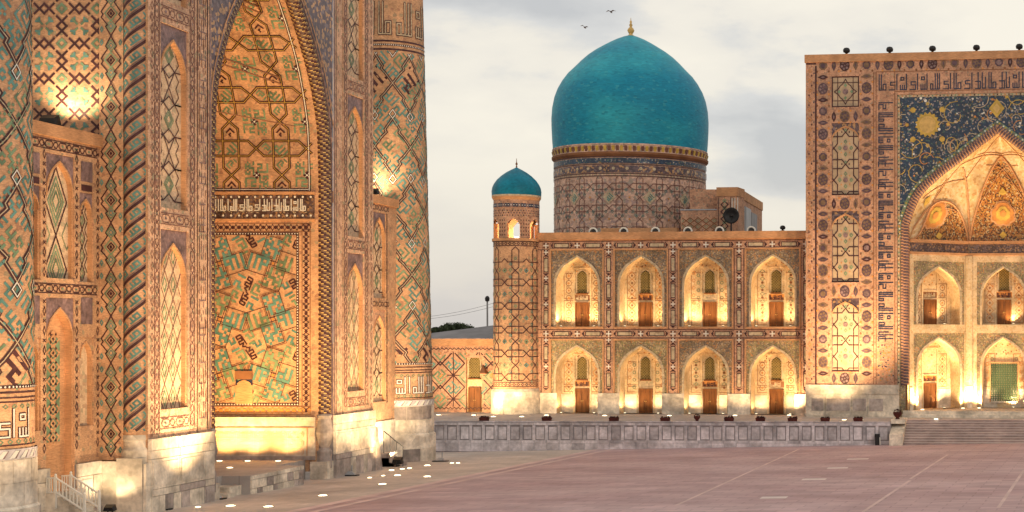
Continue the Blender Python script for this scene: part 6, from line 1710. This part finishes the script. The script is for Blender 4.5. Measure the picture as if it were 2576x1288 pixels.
# ------------------------------------------------------------------ things beyond: trees, lamp mast, wires, birds
def tree(x, ytop, Y, wpx, label, seed):
    rng = random.Random(seed); X = (x-CX)/F*Y; zt = CAMZ+(CY-ytop)/F*Y; r = wpx/2/F*Y
    t = empty('tree', (X, Y, 0), label, 'tree', 'trees beyond the low building')
    m = MB(); m.tube((X, Y, -3), (X, Y, zt-r*.9), .35, 'bark', 8, .2)
    for k in range(6):
        a = k*pi/3; m.tube((X, Y, zt-r*1.4), (X+r*.6*cos(a), Y+r*.6*sin(a), zt-r*.5), .12, 'bark', 5, .04)
    m.build('trunk', t)
    m = MB()
    for k in range(26):
        a_, d_ = rng.uniform(0, 2*pi), rng.uniform(0, .8)**.7; c = (X+r*d_*cos(a_), Y+r*d_*sin(a_), zt-r*.95+r*.72*sqrt(max(0, 1-d_*d_))*rng.uniform(.55, 1.0))
        for _ in range(170):
            a, b = rng.uniform(0, 2*pi), math.asin(rng.uniform(-1, 1)); q = r*.27*rng.uniform(.3, 1)**.5
            P = (c[0]+q*cos(a)*cos(b), c[1]+q*sin(a)*cos(b), c[2]+q*.85*sin(b)); s = .2
            m.face([(P[0]+rng.uniform(-s, s), P[1]+rng.uniform(-s, s), P[2]+rng.uniform(-s, s)) for _ in range(3)], 'foliage')
    m.build('crown', t)
tree(1152, 806, 190, 104, 'broad dark tree behind the low building, largest of the two', 1)
tree(1098, 824, 185, 30, 'low spiky bush beside the minaret, left of the broad tree', 2)
mast = empty('lamp_mast', ((1227-CX)/F*165, 165, 3), 'thin grey lamp mast rising behind the low building', 'lamp post')
X, Y = (1227-CX)/F*165, 165; zt = CAMZ+(CY-757)/F*Y
m = MB(); m.tube((X, Y, 0), (X-.05, Y, zt), .12, 'grey_metal', 8, .09); m.build('pole', mast)
m = MB(); m.revolve(X-.05, Y, [(.05, zt-.1), (.22, zt), (.25, zt+.3), (.15, zt+.5), (.01, zt+.55)], 'black_metal', 10); m.build('lamp_head', mast)
for k, ((xa_, ya), (xb, yb)) in enumerate((((1040, 801), (1262, 757)), ((1040, 806), (1262, 766)))):
    a = ((xa_-CX)/F*166, 166, CAMZ+(CY-ya)/F*166); b = ((xb-CX)/F*164, 164, CAMZ+(CY-yb)/F*164)
    m = MB(); P = [tuple(a[i]+(b[i]-a[i])*t/12-(.25*math.sin(pi*t/12) if i == 2 else 0) for i in range(3)) for t in range(13)]
    tube_path(m, P, .02, lambda i, j: 'grey_metal', 5); o = m.build('overhead_wire', at=a); tag(o, '%s of two overhead wires slung behind the minaret and lamp mast' % ('upper', 'lower')[k], 'wire')
def bird(x, y, Y, span, label, roll, seed):
    c = ((x-CX)/F*Y, Y, CAMZ+(CY-y)/F*Y); s = span/2
    t = empty('bird', c, label, 'bird', 'birds over the dome'); cr, sr = cos(roll), sin(roll)
    G = lambda a, b, d: (c[0]+a*cr-d*sr, c[1]+b, c[2]+a*sr+d*cr)
    m = MB(); n = 8
    m.grid([[G(.05*r*cos(2*pi*j/n), yy, .05*r*sin(2*pi*j/n)) for j in range(n)] for r, yy in ((.05, -.2), (.6, -.17), (.7, -.12), (1, -.02), (.9, .08), (.45, .18), (.5, .28), (.05, .3))], 'bird', closed=True); m.build('body', t, smooth=True)
    for sg in (-1, 1):
        m = MB(); A = [(0, -.07, .03), (sg*s*.45, -.10, .10), (sg*s, .05, .03), (sg*s*.5, .08, .09), (0, .08, .02)]
        m.face([G(*q) for q in A], 'bird'); m.face([G(q[0], q[1], q[2]-.012) for q in A], 'bird'); m.build('wing', t)
bird(1471, 69, 95, .62, 'small flying bird left of the dome finial, lower of two', -.25, 1)
bird(1537, 30, 95, .66, 'small flying bird above the dome, left of the finial', .05, 2)
